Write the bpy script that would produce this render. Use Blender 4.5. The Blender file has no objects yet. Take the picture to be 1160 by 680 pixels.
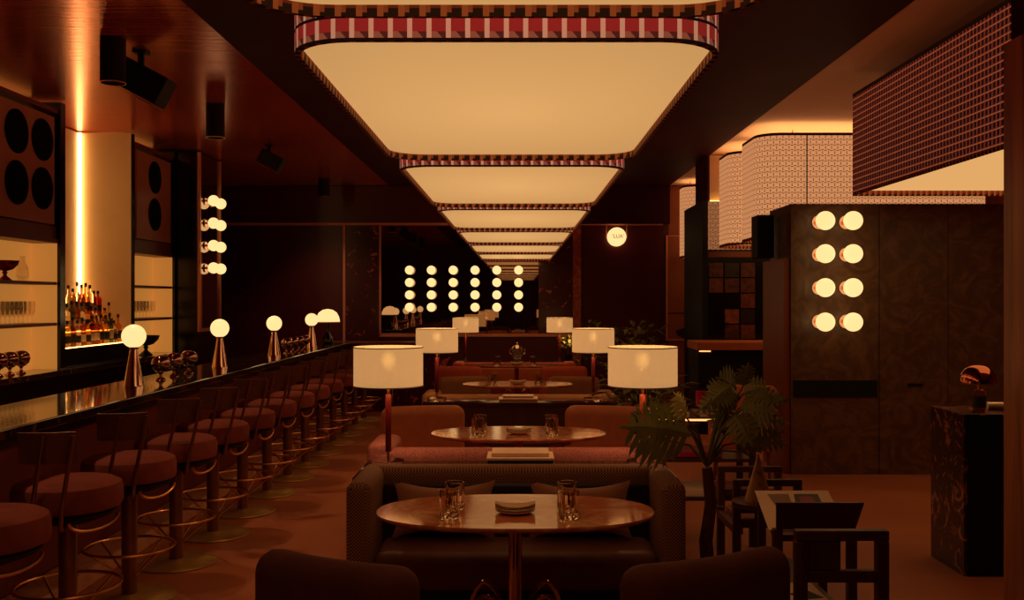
import bpy, bmesh, math, random
from mathutils import Vector, Matrix, Euler
PI = math.pi
R = math.radians
random.seed(7)
scene = bpy.context.scene
COL = scene.collection

# ------------------------------------------------------------------ camera
F_PX = 1100.0; VX = 587.0; VY = 340.0; EYE = 1.6
cam_d = bpy.data.cameras.new('camera')
cam = bpy.data.objects.new('camera', cam_d); COL.objects.link(cam)
cam.location = (0, 0, EYE); cam.rotation_euler = (R(90), 0, 0)
cam_d.sensor_width = 36.0; cam_d.lens = 36.0 * F_PX / 1160.0
cam_d.shift_x = -(VX - 580.0) / 1160.0
cam_d.clip_start = 0.05; cam_d.clip_end = 60
scene.camera = cam

# ------------------------------------------------------------------ world, exposure
w = bpy.data.worlds.new('world'); scene.world = w; w.use_nodes = True
bg = w.node_tree.nodes['Background']
bg.inputs[0].default_value = (1.0, 0.45, 0.2, 1); bg.inputs[1].default_value = 0.004
scene.view_settings.view_transform = 'Standard'
scene.view_settings.look = 'None'
scene.view_settings.gamma = 1.0
scene.view_settings.use_curve_mapping = False
scene.view_settings.exposure = 0.15
try:
    scene.cycles.max_bounces = 8; scene.cycles.diffuse_bounces = 4; scene.cycles.glossy_bounces = 4
    scene.cycles.transmission_bounces = 8; scene.cycles.sample_clamp_indirect = 3.0
    scene.cycles.caustics_reflective = False; scene.cycles.caustics_refractive = False
    scene.cycles.use_denoising = True
    scene.cycles.blur_glossy = 0.5
except Exception: pass

def lin(c):
    r = []
    for v in c[:3]:
        v = v / 255.0
        r.append(v / 12.92 if v <= 0.04045 else ((v + 0.055) / 1.055) ** 2.4)
    return (r[0], r[1], r[2], 1)

# lamp colours and strengths: what gives off light in the room
GLOW_PANEL = (lin((224, 168, 102)), 0.90)
GLOW_GLOBE = (lin((255, 208, 140)), 1.15)
GLOW_SHADE = (lin((216, 166, 106)), 0.55)
GLOW_LED = (lin((255, 198, 122)), 8.0)
GLOW_SHELF = (lin((255, 178, 92)), 9.0)
GLOW_UP = (lin((255, 196, 132)), 2.0)
GLOW_PANEL_FILL = (lin((255, 150, 100)), 1.0)
LAMP_W = 3.5; SPOT_W = 75.0; BULB = (1.0, 0.58, 0.28)
GLOW_LANTERN = (lin((226, 152, 98)), 0.72)

# ------------------------------------------------------------------ material helpers
class NT:
    def __init__(s, name):
        s.m = bpy.data.materials.new(name); s.m.use_nodes = True
        s.t = s.m.node_tree; s.n = s.t.nodes; s.l = s.t.links
        s.b = s.n['Principled BSDF']; s.out = s.n['Material Output']
    def node(s, ty, **k):
        x = s.n.new(ty)
        for a, v in k.items():
            if a.startswith('i_'):
                key = a[2:]
                key = int(key) if key.isdigit() else key.replace('_', ' ')
                x.inputs[key].default_value = v
            else: setattr(x, a, v)
        return x
    def link(s, a, b): s.l.new(a, b)
    def coord(s, kind='Object', scale=(1, 1, 1)):
        c = s.node('ShaderNodeTexCoord'); m = s.node('ShaderNodeMapping')
        m.inputs['Scale'].default_value = scale
        s.link(c.outputs[kind], m.inputs['Vector']); return m.outputs['Vector']
    def ramp(s, fac, stops, const=False):
        r = s.node('ShaderNodeValToRGB')
        if const: r.color_ramp.interpolation = 'CONSTANT'
        e = r.color_ramp.elements
        while len(e) < len(stops): e.new(0.5)
        for i, (p, c) in enumerate(stops): e[i].position = p; e[i].color = c
        s.link(fac, r.inputs['Fac']); return r.outputs['Color']
    def bump(s, h, strength=0.2, dist=0.01):
        b = s.node('ShaderNodeBump', i_Strength=strength, i_Distance=dist)
        s.link(h, b.inputs['Height']); s.link(b.outputs['Normal'], s.b.inputs['Normal'])

def plain(name, c, rough=0.5, metal=0.0, spec=0.5, var=0.0, scale=8.0, coat=0.0, bump=0.0):
    t = NT(name); b = t.b
    b.inputs['Roughness'].default_value = rough; b.inputs['Metallic'].default_value = metal
    b.inputs['Specular IOR Level'].default_value = spec
    if coat: b.inputs['Coat Weight'].default_value = coat; b.inputs['Coat Roughness'].default_value = 0.1
    L = lin(c)
    v = t.coord()
    nz = t.node('ShaderNodeTexNoise', i_Scale=scale, i_Detail=4.0); t.link(v, nz.inputs['Vector'])
    k = var if var else 0.06
    lo = tuple(x * (1 - k) for x in L[:3]) + (1,); hi = tuple(min(1, x * (1 + k)) for x in L[:3]) + (1,)
    t.link(t.ramp(nz.outputs['Fac'], [(0.3, lo), (0.7, hi)]), b.inputs['Base Color'])
    if bump: t.bump(nz.outputs['Fac'], bump, 0.01)
    return t.m

def emis(name, glow, rim=None):
    t = NT(name); b = t.b
    b.inputs['Base Color'].default_value = (0.35, 0.28, 0.2, 1)
    b.inputs['Emission Color'].default_value = glow[0]; b.inputs['Emission Strength'].default_value = glow[1]
    b.inputs['Roughness'].default_value = 0.4
    return t.m

def marble(name, base, vein, scale=4.0, rough=0.12, lo=0.52, hi=0.6, dist=1.2, fleck=None):
    t = NT(name); b = t.b; b.inputs['Roughness'].default_value = rough
    v = t.coord()
    nz = t.node('ShaderNodeTexNoise', i_Scale=scale, i_Detail=6.0, i_Distortion=dist, i_Roughness=0.6)
    t.link(v, nz.inputs['Vector'])
    stops = [(0.0, lin(base)), (lo, lin(base)), (hi, lin(vein)), (1.0, lin(vein))]
    if fleck: stops = [(0.0, lin(fleck)), (0.3, lin(base)), (lo, lin(base)), (hi, lin(vein))]
    t.link(t.ramp(nz.outputs['Fac'], stops), b.inputs['Base Color'])
    return t.m

def wood(name, c1, c2, scale=3.0, rough=0.35, axis=2):
    t = NT(name); b = t.b; b.inputs['Roughness'].default_value = rough
    sc = [scale * 6] * 3; sc[axis] = scale * 0.5
    v = t.coord('Object', tuple(sc))
    nz = t.node('ShaderNodeTexNoise', i_Scale=1.0, i_Detail=5.0, i_Distortion=0.8); t.link(v, nz.inputs['Vector'])
    t.link(t.ramp(nz.outputs['Fac'], [(0.3, lin(c1)), (0.7, lin(c2))]), b.inputs['Base Color'])
    return t.m

def weave(name, c1, c2, scale=90.0, rough=0.9, kind='CHECKER'):
    t = NT(name); b = t.b; b.inputs['Roughness'].default_value = rough; b.inputs['Specular IOR Level'].default_value = 0.2
    v = t.coord()
    if kind == 'CHECKER':
        ch = t.node('ShaderNodeTexChecker', i_Scale=scale)
        ch.inputs['Color1'].default_value = lin(c1); ch.inputs['Color2'].default_value = lin(c2)
        t.link(v, ch.inputs['Vector']); t.link(ch.outputs['Color'], b.inputs['Base Color'])
        t.bump(ch.outputs['Fac'], 0.3, 0.003)
    else:
        vo = t.node('ShaderNodeTexVoronoi', i_Scale=scale); t.link(v, vo.inputs['Vector'])
        t.link(t.ramp(vo.outputs['Distance'], [(0.15, lin(c2)), (0.5, lin(c1))]), b.inputs['Base Color'])
        t.bump(vo.outputs['Distance'], 0.3, 0.004)
    return t.m

def glass(name, c=(255, 240, 225), rough=0.02, ior=1.45):
    t = NT(name); b = t.b
    b.inputs['Base Color'].default_value = lin(c); b.inputs['Roughness'].default_value = rough
    b.inputs['Transmission Weight'].default_value = 1.0; b.inputs['IOR'].default_value = ior
    return t.m

def uvpattern(name, kind):
    """patterned trims, driven by the metre-based uv layer of each strip"""
    t = NT(name); b = t.b; b.inputs['Roughness'].default_value = 0.85
    uv = t.coord('UV')
    sep = t.node('ShaderNodeSeparateXYZ'); t.link(uv, sep.inputs[0])
    def m(op, a, bb=None, c=None):
        n = t.node('ShaderNodeMath', operation=op)
        for i, x in enumerate([a, bb, c]):
            if x is None: continue
            if isinstance(x, (int, float)): n.inputs[i].default_value = x
            else: t.link(x, n.inputs[i])
        return n.outputs[0]
    def mix(f, a, bb):
        n = t.node('ShaderNodeMix', data_type='RGBA')
        t.link(f, n.inputs[0])
        for i, x in ((6, a), (7, bb)):
            if isinstance(x, tuple): n.inputs[i].default_value = x
            else: t.link(x, n.inputs[i])
        return n.outputs[2]
    U, V = sep.outputs[0], sep.outputs[1]
    if kind == 'trim':
        u = m('FRACT', m('DIVIDE', U, 0.047)); v = m('FRACT', m('DIVIDE', V, 0.056))
        cream, red, brown, dark = lin((235, 165, 125)), lin((170, 45, 38)), lin((165, 90, 62)), lin((30, 14, 12))
        c = mix(m('GREATER_THAN', v, 0.42), brown, red)
        sh = m('MULTIPLY', m('GREATER_THAN', m('ADD', u, v), 0.95), m('LESS_THAN', v, 0.42))
        c = mix(sh, c, lin((95, 40, 30)))
        c = mix(m('LESS_THAN', u, 0.26), c, cream)
        c = mix(m('LESS_THAN', v, 0.14), c, dark)
        t.link(c, b.inputs['Base Color'])
        t.link(c, b.inputs['Emission Color']); b.inputs['Emission Strength'].default_value = 0.42
    elif kind == 'lip':
        u = m('FRACT', m('DIVIDE', U, 0.047))
        v = m('DIVIDE', V, 0.03)
        c = mix(m('LESS_THAN', u, 0.30), lin((46, 20, 18)), lin((212, 130, 98)))
        c = mix(m('MULTIPLY', m('GREATER_THAN', u, 0.30), m('GREATER_THAN', v, 0.62)), c, lin((150, 62, 48)))
        c = mix(m('MULTIPLY', m('GREATER_THAN', u, 0.78), m('GREATER_THAN', v, 0.3)), c, lin((190, 110, 80)))
        t.link(c, b.inputs['Base Color'])
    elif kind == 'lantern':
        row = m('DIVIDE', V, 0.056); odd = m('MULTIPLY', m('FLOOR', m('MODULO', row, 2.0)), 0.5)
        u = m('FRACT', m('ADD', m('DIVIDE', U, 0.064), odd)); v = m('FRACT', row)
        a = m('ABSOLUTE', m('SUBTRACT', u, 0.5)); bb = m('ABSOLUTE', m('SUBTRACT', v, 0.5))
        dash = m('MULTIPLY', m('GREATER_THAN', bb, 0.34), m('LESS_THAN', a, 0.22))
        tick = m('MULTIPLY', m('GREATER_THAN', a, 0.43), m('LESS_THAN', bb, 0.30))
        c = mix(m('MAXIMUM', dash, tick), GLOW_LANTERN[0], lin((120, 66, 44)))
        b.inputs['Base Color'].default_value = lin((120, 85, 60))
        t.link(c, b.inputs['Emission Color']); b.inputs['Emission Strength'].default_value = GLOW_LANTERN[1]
    elif kind == 'woven':
        row = m('DIVIDE', V, 0.047); u = m('FRACT', m('DIVIDE', U, 0.047)); v = m('FRACT', row)
        hl = m('LESS_THAN', v, 0.16); vl = m('LESS_THAN', u, 0.16)
        sq = m('MULTIPLY', m('GREATER_THAN', u, 0.45), m('GREATER_THAN', v, 0.3))
        c = mix(sq, lin((120, 45, 38)), lin((45, 16, 20)))
        c = mix(vl, c, lin((190, 95, 58))); c = mix(hl, c, lin((225, 125, 75)))
        t.link(c, b.inputs['Base Color'])
        # thin silk: the bulbs inside show faintly through the threads
        t.link(c, b.inputs['Emission Color']); b.inputs['Emission Strength'].default_value = 0.22
    return t.m

M = {}
M['lacquer_center'] = plain('dark wine lacquer', (58, 20, 27), 0.6, 0.0, 0.06, 0.15, 1.2)
def brushed():
    t = NT('brushed copper lacquer'); b = t.b
    b.inputs['Metallic'].default_value = 0.5; b.inputs['Roughness'].default_value = 0.2
    b.inputs['Base Color'].default_value = lin((150, 70, 45))
    v = t.coord('Object', (1.2, 26.0, 1.0))
    nz = t.node('ShaderNodeTexNoise', i_Scale=1.0, i_Detail=3.0); t.link(v, nz.inputs['Vector'])
    t.bump(nz.outputs['Fac'], 0.35, 0.006)
    t.link(t.ramp(nz.outputs['Fac'], [(0.3, lin((190, 72, 56))), (0.7, lin((226, 106, 76)))]), b.inputs['Base Color'])
    return t.m
M['ceiling_left'] = brushed()
M['plaster'] = plain('warm plaster', (228, 186, 150), 0.7, 0, 0.3, 0.05, 2.0)
M['plaster_brown'] = plain('brown plaster', (160, 90, 56), 0.6, 0, 0.3, 0.08, 2.0)
M['wine_wall'] = plain('wine gloss wall', (82, 24, 30), 0.3, 0, 0.45, 0.15, 1.5)
M['black_gloss'] = plain('black gloss', (16, 13, 12), 0.16, 0, 0.5)
M['black_matt'] = plain('black matt', (17, 14, 13), 0.6, 0, 0.3)
M['brass'] = plain('aged brass', (228, 160, 104), 0.3, 1.0, 0.5, 0.1, 20)
M['brass_trim'] = plain('rose brass trim', (225, 145, 110), 0.5, 0.3, 0.5, 0.1, 4)
M['bronze_dark'] = plain('dark bronze', (142, 98, 66), 0.28, 0.75, 0.5, 0.15, 12)
M['base_metal'] = plain('worn brass base', (205, 158, 88), 0.4, 0.5, 0.5, 0.2, 9)
M['pink_chrome'] = plain('rose chrome', (246, 208, 188), 0.06, 1.0, 0.5, 0.02)
M['chrome'] = plain('smoked chrome', (190, 150, 130), 0.08, 1.0, 0.5, 0.02)
M['mirror'] = plain('tinted mirror', (172, 148, 132), 0.015, 1.0, 0.5, 0.01)
M['stool_velvet'] = plain('russet velvet', (138, 62, 46), 0.85, 0, 0.25, 0.15, 14, bump=0.2)
M['stool_back'] = plain('worn brown leather on the stool backs', (112, 66, 48), 0.36, 0, 0.5, 0.2, 8)
M['bar_velvet'] = plain('bar front russet padding', (138, 64, 50), 0.7, 0, 0.25, 0.12, 6)
M['dark_velvet'] = plain('dark brown velvet', (86, 38, 28), 0.8, 0, 0.25, 0.15, 10)
M['orange_leather'] = plain('tan orange leather', (196, 108, 66), 0.5, 0, 0.35, 0.1, 10, bump=0.1)
M['brown_leather'] = plain('dark brown leather', (104, 54, 36), 0.55, 0, 0.4, 0.15, 10, bump=0.1)
M['red_velvet'] = plain('rust red velvet', (190, 84, 58), 0.8, 0, 0.25, 0.1, 10)
M['olive_velvet'] = plain('olive brown velvet', (150, 96, 58), 0.8, 0, 0.25, 0.1, 10)
M['tweed'] = weave('brown and black tweed', (164, 108, 78), (66, 42, 32), 130)
M['pink_boucle'] = weave('pink flecked boucle', (190, 112, 102), (70, 36, 36), 170, kind='V')
M['pillow'] = weave('dusty pink ribbed cotton', (170, 112, 92), (150, 94, 76), 150)
M['red_enamel'] = plain('red enamel', (112, 22, 28), 0.25, 0, 0.5)
M['red_orange_enamel'] = plain('orange red enamel', (140, 50, 34), 0.25, 0, 0.5)
M['linen_trim'] = plain('linen hem', (150, 105, 70), 0.8)
M['table_marble'] = marble('rosy brown marble', (204, 112, 74), (244, 172, 128), 3.2, 0.10, 0.45, 0.62, 2.2, fleck=(150, 66, 48))
M['bar_marble'] = marble('smoky bar marble', (38, 26, 20), (105, 78, 55), 5.0, 0.07, 0.55, 0.66, 2.0)
M['bar_marble'].node_tree.nodes['Principled BSDF'].inputs['IOR'].default_value = 2.0
M['counter_marble'] = marble('black and rust marble', (46, 26, 20), (168, 104, 74), 7.0, 0.2, 0.53, 0.64, 2.5)
M['wine_marble'] = marble('wine red marble with flecks', (72, 24, 26), (205, 96, 70), 7.0, 0.22, 0.60, 0.66, 0.6)
M['copper_marble'] = marble('copper brown marble', (150, 66, 44), (195, 98, 64), 7.0, 0.3, 0.45, 0.6, 1.5)
M['walnut'] = wood('reddish walnut', (112, 62, 38), (208, 128, 82), 2.2)
M['dark_wood'] = wood('dark stained wood', (62, 30, 22), (84, 42, 30), 3.0, 0.4)
M['burl'] = marble('bronze burl veneer', (88, 58, 38), (116, 80, 50), 3.5, 0.42, 0.42, 0.62, 3.0, fleck=(66, 42, 28))
M['brown_panel'] = plain('brown lacquer panel', (128, 62, 40), 0.4, 0, 0.4, 0.08, 2)
M['console_top'] = plain('dark glossy console top', (70, 38, 28), 0.12, 0, 0.5, .2, 6)
M['inner_dark'] = plain('near black leather', (38, 22, 18), .5, 0, .3)
M['stone'] = marble('beige stone step', (238, 172, 128), (205, 138, 98), 5.0, 0.35, 0.45, 0.65, 1.0)
M['porcelain'] = plain('cream porcelain', (215, 180, 150), 0.25, 0, 0.5, 0.02)
M['paper'] = plain('cream paper', (245, 205, 178), 0.8, 0, 0.2, 0.02)
M['napkin'] = plain('linen napkin', (225, 185, 150), 0.9, 0, 0.2, 0.04, 30)
M['ink'] = plain('dark printed ink', (40, 26, 26), 0.6)
M['ink_red'] = plain('red printed ink', (150, 40, 45), 0.6)
M['ink_tan'] = plain('tan printed block', (150, 110, 90), 0.7)
M['cream_panel'] = plain('tan lacquer panel', (205, 138, 98), 0.35, 0, 0.4, 0.04, 2)
def luminous():  # even glow put into the panel colour in place of shelf lighting
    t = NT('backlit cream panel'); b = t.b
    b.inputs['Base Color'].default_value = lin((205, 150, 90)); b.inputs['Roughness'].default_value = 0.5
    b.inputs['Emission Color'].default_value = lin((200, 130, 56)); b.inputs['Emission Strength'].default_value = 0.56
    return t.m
M['shelf_glow'] = luminous()
M['niche'] = plain('niche plaster', (236, 200, 150), 0.55, 0, 0.3, 0.04, 2)
M['shelf_board'] = plain('brown shelf board', (120, 66, 38), 0.4)
M['grille'] = plain('black speaker cloth', (12, 10, 10), 0.9, 0, 0.1, 0.3, 200)
M['leaf'] = plain('dark green leaf', (122, 118, 58), 0.45, 0, 0.4, 0.2, 12)
M['leaf_bright'] = plain('yellow green leaf', (245, 238, 145), 0.45, 0, 0.4, 0.2, 12)
M['stem'] = plain('olive stem', (96, 84, 44), 0.5, 0, 0.3, 0.2, 12)
M['bark'] = plain('red brown trunk', (92, 44, 30), 0.8, 0, 0.2, 0.4, 30, bump=0.5)
M['soil'] = plain('dark soil', (30, 20, 14), 0.95)
M['copper_mirror'] = plain('polished copper plate', (215, 165, 145), 0.12, 1.0, 0.5, 0.01)
M['glass'] = glass('clear glass')
def thin_glass(name, c, k=.25):
    t = NT(name)
    tr = t.node('ShaderNodeBsdfTransparent'); tr.inputs['Color'].default_value = c
    gl = t.node('ShaderNodeBsdfGlossy', i_Roughness=0.05); gl.inputs['Color'].default_value = (1, .95, .88, 1)
    lw = t.node('ShaderNodeLayerWeight', i_Blend=0.35)
    m1 = t.node('ShaderNodeMath', operation='MULTIPLY_ADD'); m1.inputs[1].default_value = k; m1.inputs[2].default_value = .05
    t.link(lw.outputs['Facing'], m1.inputs[0])
    mx = t.node('ShaderNodeMixShader'); t.link(m1.outputs[0], mx.inputs[0]); t.link(tr.outputs[0], mx.inputs[1]); t.link(gl.outputs[0], mx.inputs[2])
    t.link(mx.outputs[0], t.out.inputs['Surface']); t.n.remove(t.b)
    return t.m
M['thin_glass'] = thin_glass('thin stemware glass', (.985, .97, .95, 1))
M['smoke_glass'] = plain('smoky mirrored glass', (196, 152, 134), 0.05, 1.0, 0.5, 0.05)
M['purple_glass'] = plain('purple glass', (150, 26, 62), 0.08, 0.3, 0.6)
M['dark_glass'] = plain('near black glass', (26, 18, 20), 0.08, 0.2, 0.6)
M['magenta'] = plain('magenta glass', (190, 24, 66), 0.3, 0, 0.5)
M['cone'] = marble('mottled ochre cone', (165, 110, 60), (120, 74, 42), 14.0, 0.6)
M['copper'] = plain('polished copper', (205, 120, 92), 0.1, 1.0, 0.5, 0.03)
def diffuser_mat():
    t = NT('lit silk diffuser'); b = t.b
    b.inputs['Base Color'].default_value = (0.3, 0.24, 0.18, 1)
    v = t.coord('Object', (1.0, .62, 1.0))
    ln = t.node('ShaderNodeVectorMath', operation='LENGTH'); t.link(v, ln.inputs[0])
    mr = t.node('ShaderNodeMapRange'); mr.inputs['From Min'].default_value = 0.0; mr.inputs['From Max'].default_value = .75
    mr.inputs['To Min'].default_value = GLOW_PANEL[1]; mr.inputs['To Max'].default_value = GLOW_PANEL[1] * .74
    t.link(ln.outputs['Value'], mr.inputs['Value']); t.link(mr.outputs['Result'], b.inputs['Emission Strength'])
    b.inputs['Emission Color'].default_value = GLOW_PANEL[0]
    return t.m
M['panel_glow'] = diffuser_mat()
M['lantern_base'] = emis('lantern diffuser', GLOW_PANEL)
M['up_glow'] = emis('lantern upper light', GLOW_UP)
M['panel_fill'] = emis('added panel uplight', GLOW_PANEL_FILL)  # unseen upward glow added to warm the dark ceiling
M['soft_led'] = emis('soft led strip', (lin((255, 170, 100)), 1.8))
M['globe_glow'] = emis('opal glass globe', GLOW_GLOBE)
M['led'] = emis('led strip', GLOW_LED)
M['shelf_led'] = emis('shelf led strip', GLOW_SHELF)
M['trim'] = uvpattern('patterned silk trim', 'trim')
M['lip'] = uvpattern('patterned silk edge', 'lip')
M['lantern'] = uvpattern('latticed glowing silk', 'lantern')
M['lantern_reflect'] = M['lantern'].copy()  # dimmer lattice glow, paints the lanterns mirrored in the tower front
for n_ in M['lantern_reflect'].node_tree.nodes:
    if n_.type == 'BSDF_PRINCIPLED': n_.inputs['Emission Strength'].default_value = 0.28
M['up_yellow'] = emis('yellow uplight', (lin((255, 200, 100)), 4.0))
M['woven'] = uvpattern('dark woven silk', 'woven')
def floor_mat():
    t = NT('brown polished floor'); b = t.b
    b.inputs['Roughness'].default_value = 0.45
    v = t.coord()
    nz = t.node('ShaderNodeTexNoise', i_Scale=1.6, i_Detail=6.0); t.link(v, nz.inputs['Vector'])
    t.link(t.ramp(nz.outputs['Fac'], [(0.3, lin((178, 98, 62))), (0.7, lin((194, 112, 74)))]), b.inputs['Base Color'])
    return t.m
M['floor'] = floor_mat()
def shade_mat():
    t = NT('lit linen shade'); b = t.b
    b.inputs['Base Color'].default_value = lin((210, 180, 140)); b.inputs['Roughness'].default_value = 0.9
    # fine linen weave mottles the glow at random
    g = t.node('ShaderNodeTexCoord'); mp = t.node('ShaderNodeMapping'); t.link(g.outputs['Object'], mp.inputs[0])
    wv = t.node('ShaderNodeTexNoise', i_Scale=160.0, i_Detail=2.0); t.link(mp.outputs[0], wv.inputs['Vector'])
    c = t.ramp(wv.outputs['Fac'], [(0.35, tuple(x * 0.90 for x in GLOW_SHADE[0][:3]) + (1,)), (0.65, GLOW_SHADE[0])])
    t.link(c, b.inputs['Emission Color'])
    b.inputs['Emission Strength'].default_value = GLOW_SHADE[1]
    rf = t.node('ShaderNodeBsdfTransparent'); rf.inputs['Color'].default_value = (1, .9, .75, 1)
    mx = t.node('ShaderNodeMixShader'); mx.inputs[0].default_value = 0.16
    t.link(b.outputs[0], mx.inputs[1]); t.link(rf.outputs[0], mx.inputs[2]); t.link(mx.outputs[0], t.out.inputs['Surface'])
    return t.m
M['shade'] = shade_mat()

# ------------------------------------------------------------------ geometry helpers
def orient(p0, p1):
    d = (Vector(p1) - Vector(p0)); L = d.length
    q = Vector((0, 0, 1)).rotation_difference(d.normalized()) if L > 1e-9 else Euler((0, 0, 0)).to_quaternion()
    return q.to_matrix().to_4x4(), L

class B:
    def __init__(s):
        s.bm = bmesh.new(); s.uv = s.bm.loops.layers.uv.new('UVMap')
    def box(s, c, size, bev=0.0, rot=None, seg=2):
        r = bmesh.ops.create_cube(s.bm, size=1.0); vs = r['verts']
        bmesh.ops.scale(s.bm, vec=size, verts=vs)
        if bev > 0:
            es = list({e for v in vs for e in v.link_edges})
            g = bmesh.ops.bevel(s.bm, geom=es, offset=bev, segments=seg, affect='EDGES', profile=0.5)
            vs = list({v for f in g['faces'] for v in f.verts} | {v for v in vs if v.is_valid})
        if rot is not None:
            bmesh.ops.rotate(s.bm, cent=(0, 0, 0), matrix=(rot if isinstance(rot, Matrix) else Euler(rot).to_matrix()), verts=vs)
        bmesh.ops.translate(s.bm, vec=c, verts=vs); return s
    def bounds(s, a, b, bev=0.0):
        c = [(a[i] + b[i]) / 2 for i in range(3)]; z = [abs(b[i] - a[i]) for i in range(3)]
        return s.box(c, z, bev)
    def cyl(s, p0, p1, r0, r1=None, seg=20):
        if r1 is None: r1 = r0
        m, L = orient(p0, p1)
        mid = (Vector(p0) + Vector(p1)) / 2
        bmesh.ops.create_cone(s.bm, cap_ends=True, segments=seg, radius1=r0, radius2=max(r1, 1e-4), depth=L,
                              matrix=Matrix.Translation(mid) @ m)
        return s
    def sphere(s, c, r, seg=24, sc=(1, 1, 1)):
        m = Matrix.Translation(c) @ Matrix.Diagonal((sc[0], sc[1], sc[2], 1))
        bmesh.ops.create_uvsphere(s.bm, u_segments=seg, v_segments=max(8, seg // 2), radius=r, matrix=m); return s
    def lathe(s, prof, c=(0, 0, 0), seg=28, cap=True):
        rings = []
        for (r, z) in prof:
            if r < 1e-5: rings.append([s.bm.verts.new((c[0], c[1], c[2] + z))])
            else: rings.append([s.bm.verts.new((c[0] + r * math.cos(2 * PI * i / seg), c[1] + r * math.sin(2 * PI * i / seg), c[2] + z)) for i in range(seg)])
        for a, b in zip(rings, rings[1:]):
            for i in range(seg):
                j = (i + 1) % seg
                if len(a) == 1 and len(b) == 1: continue
                if len(a) == 1: s.bm.faces.new((a[0], b[j], b[i]))
                elif len(b) == 1: s.bm.faces.new((a[i], a[j], b[0]))
                else: s.bm.faces.new((a[i], a[j], b[j], b[i]))
        if cap:
            for k, rg in ((0, rings[0]), (-1, rings[-1])):
                if len(rg) > 2: s.bm.faces.new(rg if k == -1 else rg[::-1])
        return s
    def tube(s, pts, r, seg=8, closed=False, radii=None):
        P = [Vector(p) for p in pts]; n = len(P); rings = []
        up = Vector((0, 0, 1)); prev = None
        for i in range(n):
            if closed: t = P[(i + 1) % n] - P[i - 1]
            else: t = P[min(i + 1, n - 1)] - P[max(i - 1, 0)]
            t.normalize()
            if prev is None:
                a = t.cross(up)
                if a.length < 1e-3: a = t.cross(Vector((1, 0, 0)))
            else: a = prev - t * prev.dot(t)
            a.normalize(); prev = a; b = t.cross(a)
            rr = radii[i] if radii else r
            rings.append([s.bm.verts.new(P[i] + a * rr * math.cos(2 * PI * k / seg) + b * rr * math.sin(2 * PI * k / seg)) for k in range(seg)])
        rng = range(n) if closed else range(n - 1)
        for i in rng:
            A, C = rings[i], rings[(i + 1) % n]
            for k in range(seg):
                l = (k + 1) % seg
                s.bm.faces.new((A[k], A[l], C[l], C[k]))
        if not closed: s.bm.faces.new(rings[0][::-1]); s.bm.faces.new(rings[-1])
        return s
    def prism(s, pts, z0, z1, bev=0.0):
        a = [s.bm.verts.new((x, y, z0)) for x, y in pts]; b = [s.bm.verts.new((x, y, z1)) for x, y in pts]
        n = len(pts)
        s.bm.faces.new(a[::-1]); top = s.bm.faces.new(b)
        for i in range(n):
            j = (i + 1) % n; s.bm.faces.new((a[i], a[j], b[j], b[i]))
        if bev:
            bmesh.ops.bevel(s.bm, geom=list(top.edges), offset=bev, segments=3, affect='EDGES', profile=0.5)
        return s
    def strip(s, pts, z0, z1, closed=True, u0=0.0):
        """vertical wall along pts, uv in metres"""
        n = len(pts); u = u0
        rng = range(n) if closed else range(n - 1)
        for i in rng:
            p, q = Vector(pts[i]), Vector(pts[(i + 1) % n]); d = (q - p).length
            vs = [s.bm.verts.new((p.x, p.y, z0)), s.bm.verts.new((q.x, q.y, z0)), s.bm.verts.new((q.x, q.y, z1)), s.bm.verts.new((p.x, p.y, z1))]
            f = s.bm.faces.new(vs)
            for lp, c in zip(f.loops, ((u, 0), (u + d, 0), (u + d, z1 - z0), (u, z1 - z0))): lp[s.uv].uv = c
            u += d
        return s
    def ring(s, po, pi, z, up=False):
        n = len(po); u = 0.0
        for i in range(n):
            j = (i + 1) % n
            d = (Vector(po[j]) - Vector(po[i])).length
            vs = [s.bm.verts.new((*po[i], z)), s.bm.verts.new((*po[j], z)), s.bm.verts.new((*pi[j], z)), s.bm.verts.new((*pi[i], z))]
            f = s.bm.faces.new(vs)
            for lp, c in zip(f.loops, ((u, 0), (u + d, 0), (u + d, .02), (u, .02))): lp[s.uv].uv = c
            u += d
        return s
    def quad(s, a, b, c, d, uv=None):
        f = s.bm.faces.new([s.bm.verts.new(p) for p in (a, b, c, d)])
        if uv:
            for lp, t in zip(f.loops, uv): lp[s.uv].uv = t
        return s
    def obj(s, name, mat, parent=None, smooth=True, sub=0):
        bmesh.ops.remove_doubles(s.bm, verts=s.bm.verts, dist=1e-5) if smooth else None
        bmesh.ops.recalc_face_normals(s.bm, faces=s.bm.faces)
        me = bpy.data.meshes.new(name); s.bm.to_mesh(me); s.bm.free()
        me.materials.append(M[mat] if isinstance(mat, str) else mat)
        if smooth:
            for p in me.polygons: p.use_smooth = True
            try: me.set_sharp_from_angle(angle=R(38))
            except Exception: pass
        o = bpy.data.objects.new(name, me); COL.objects.link(o)
        if parent is not None: o.parent = parent
        if sub:
            md = o.modifiers.new('subsurf', 'SUBSURF'); md.levels = sub; md.render_levels = sub
        return o

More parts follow.
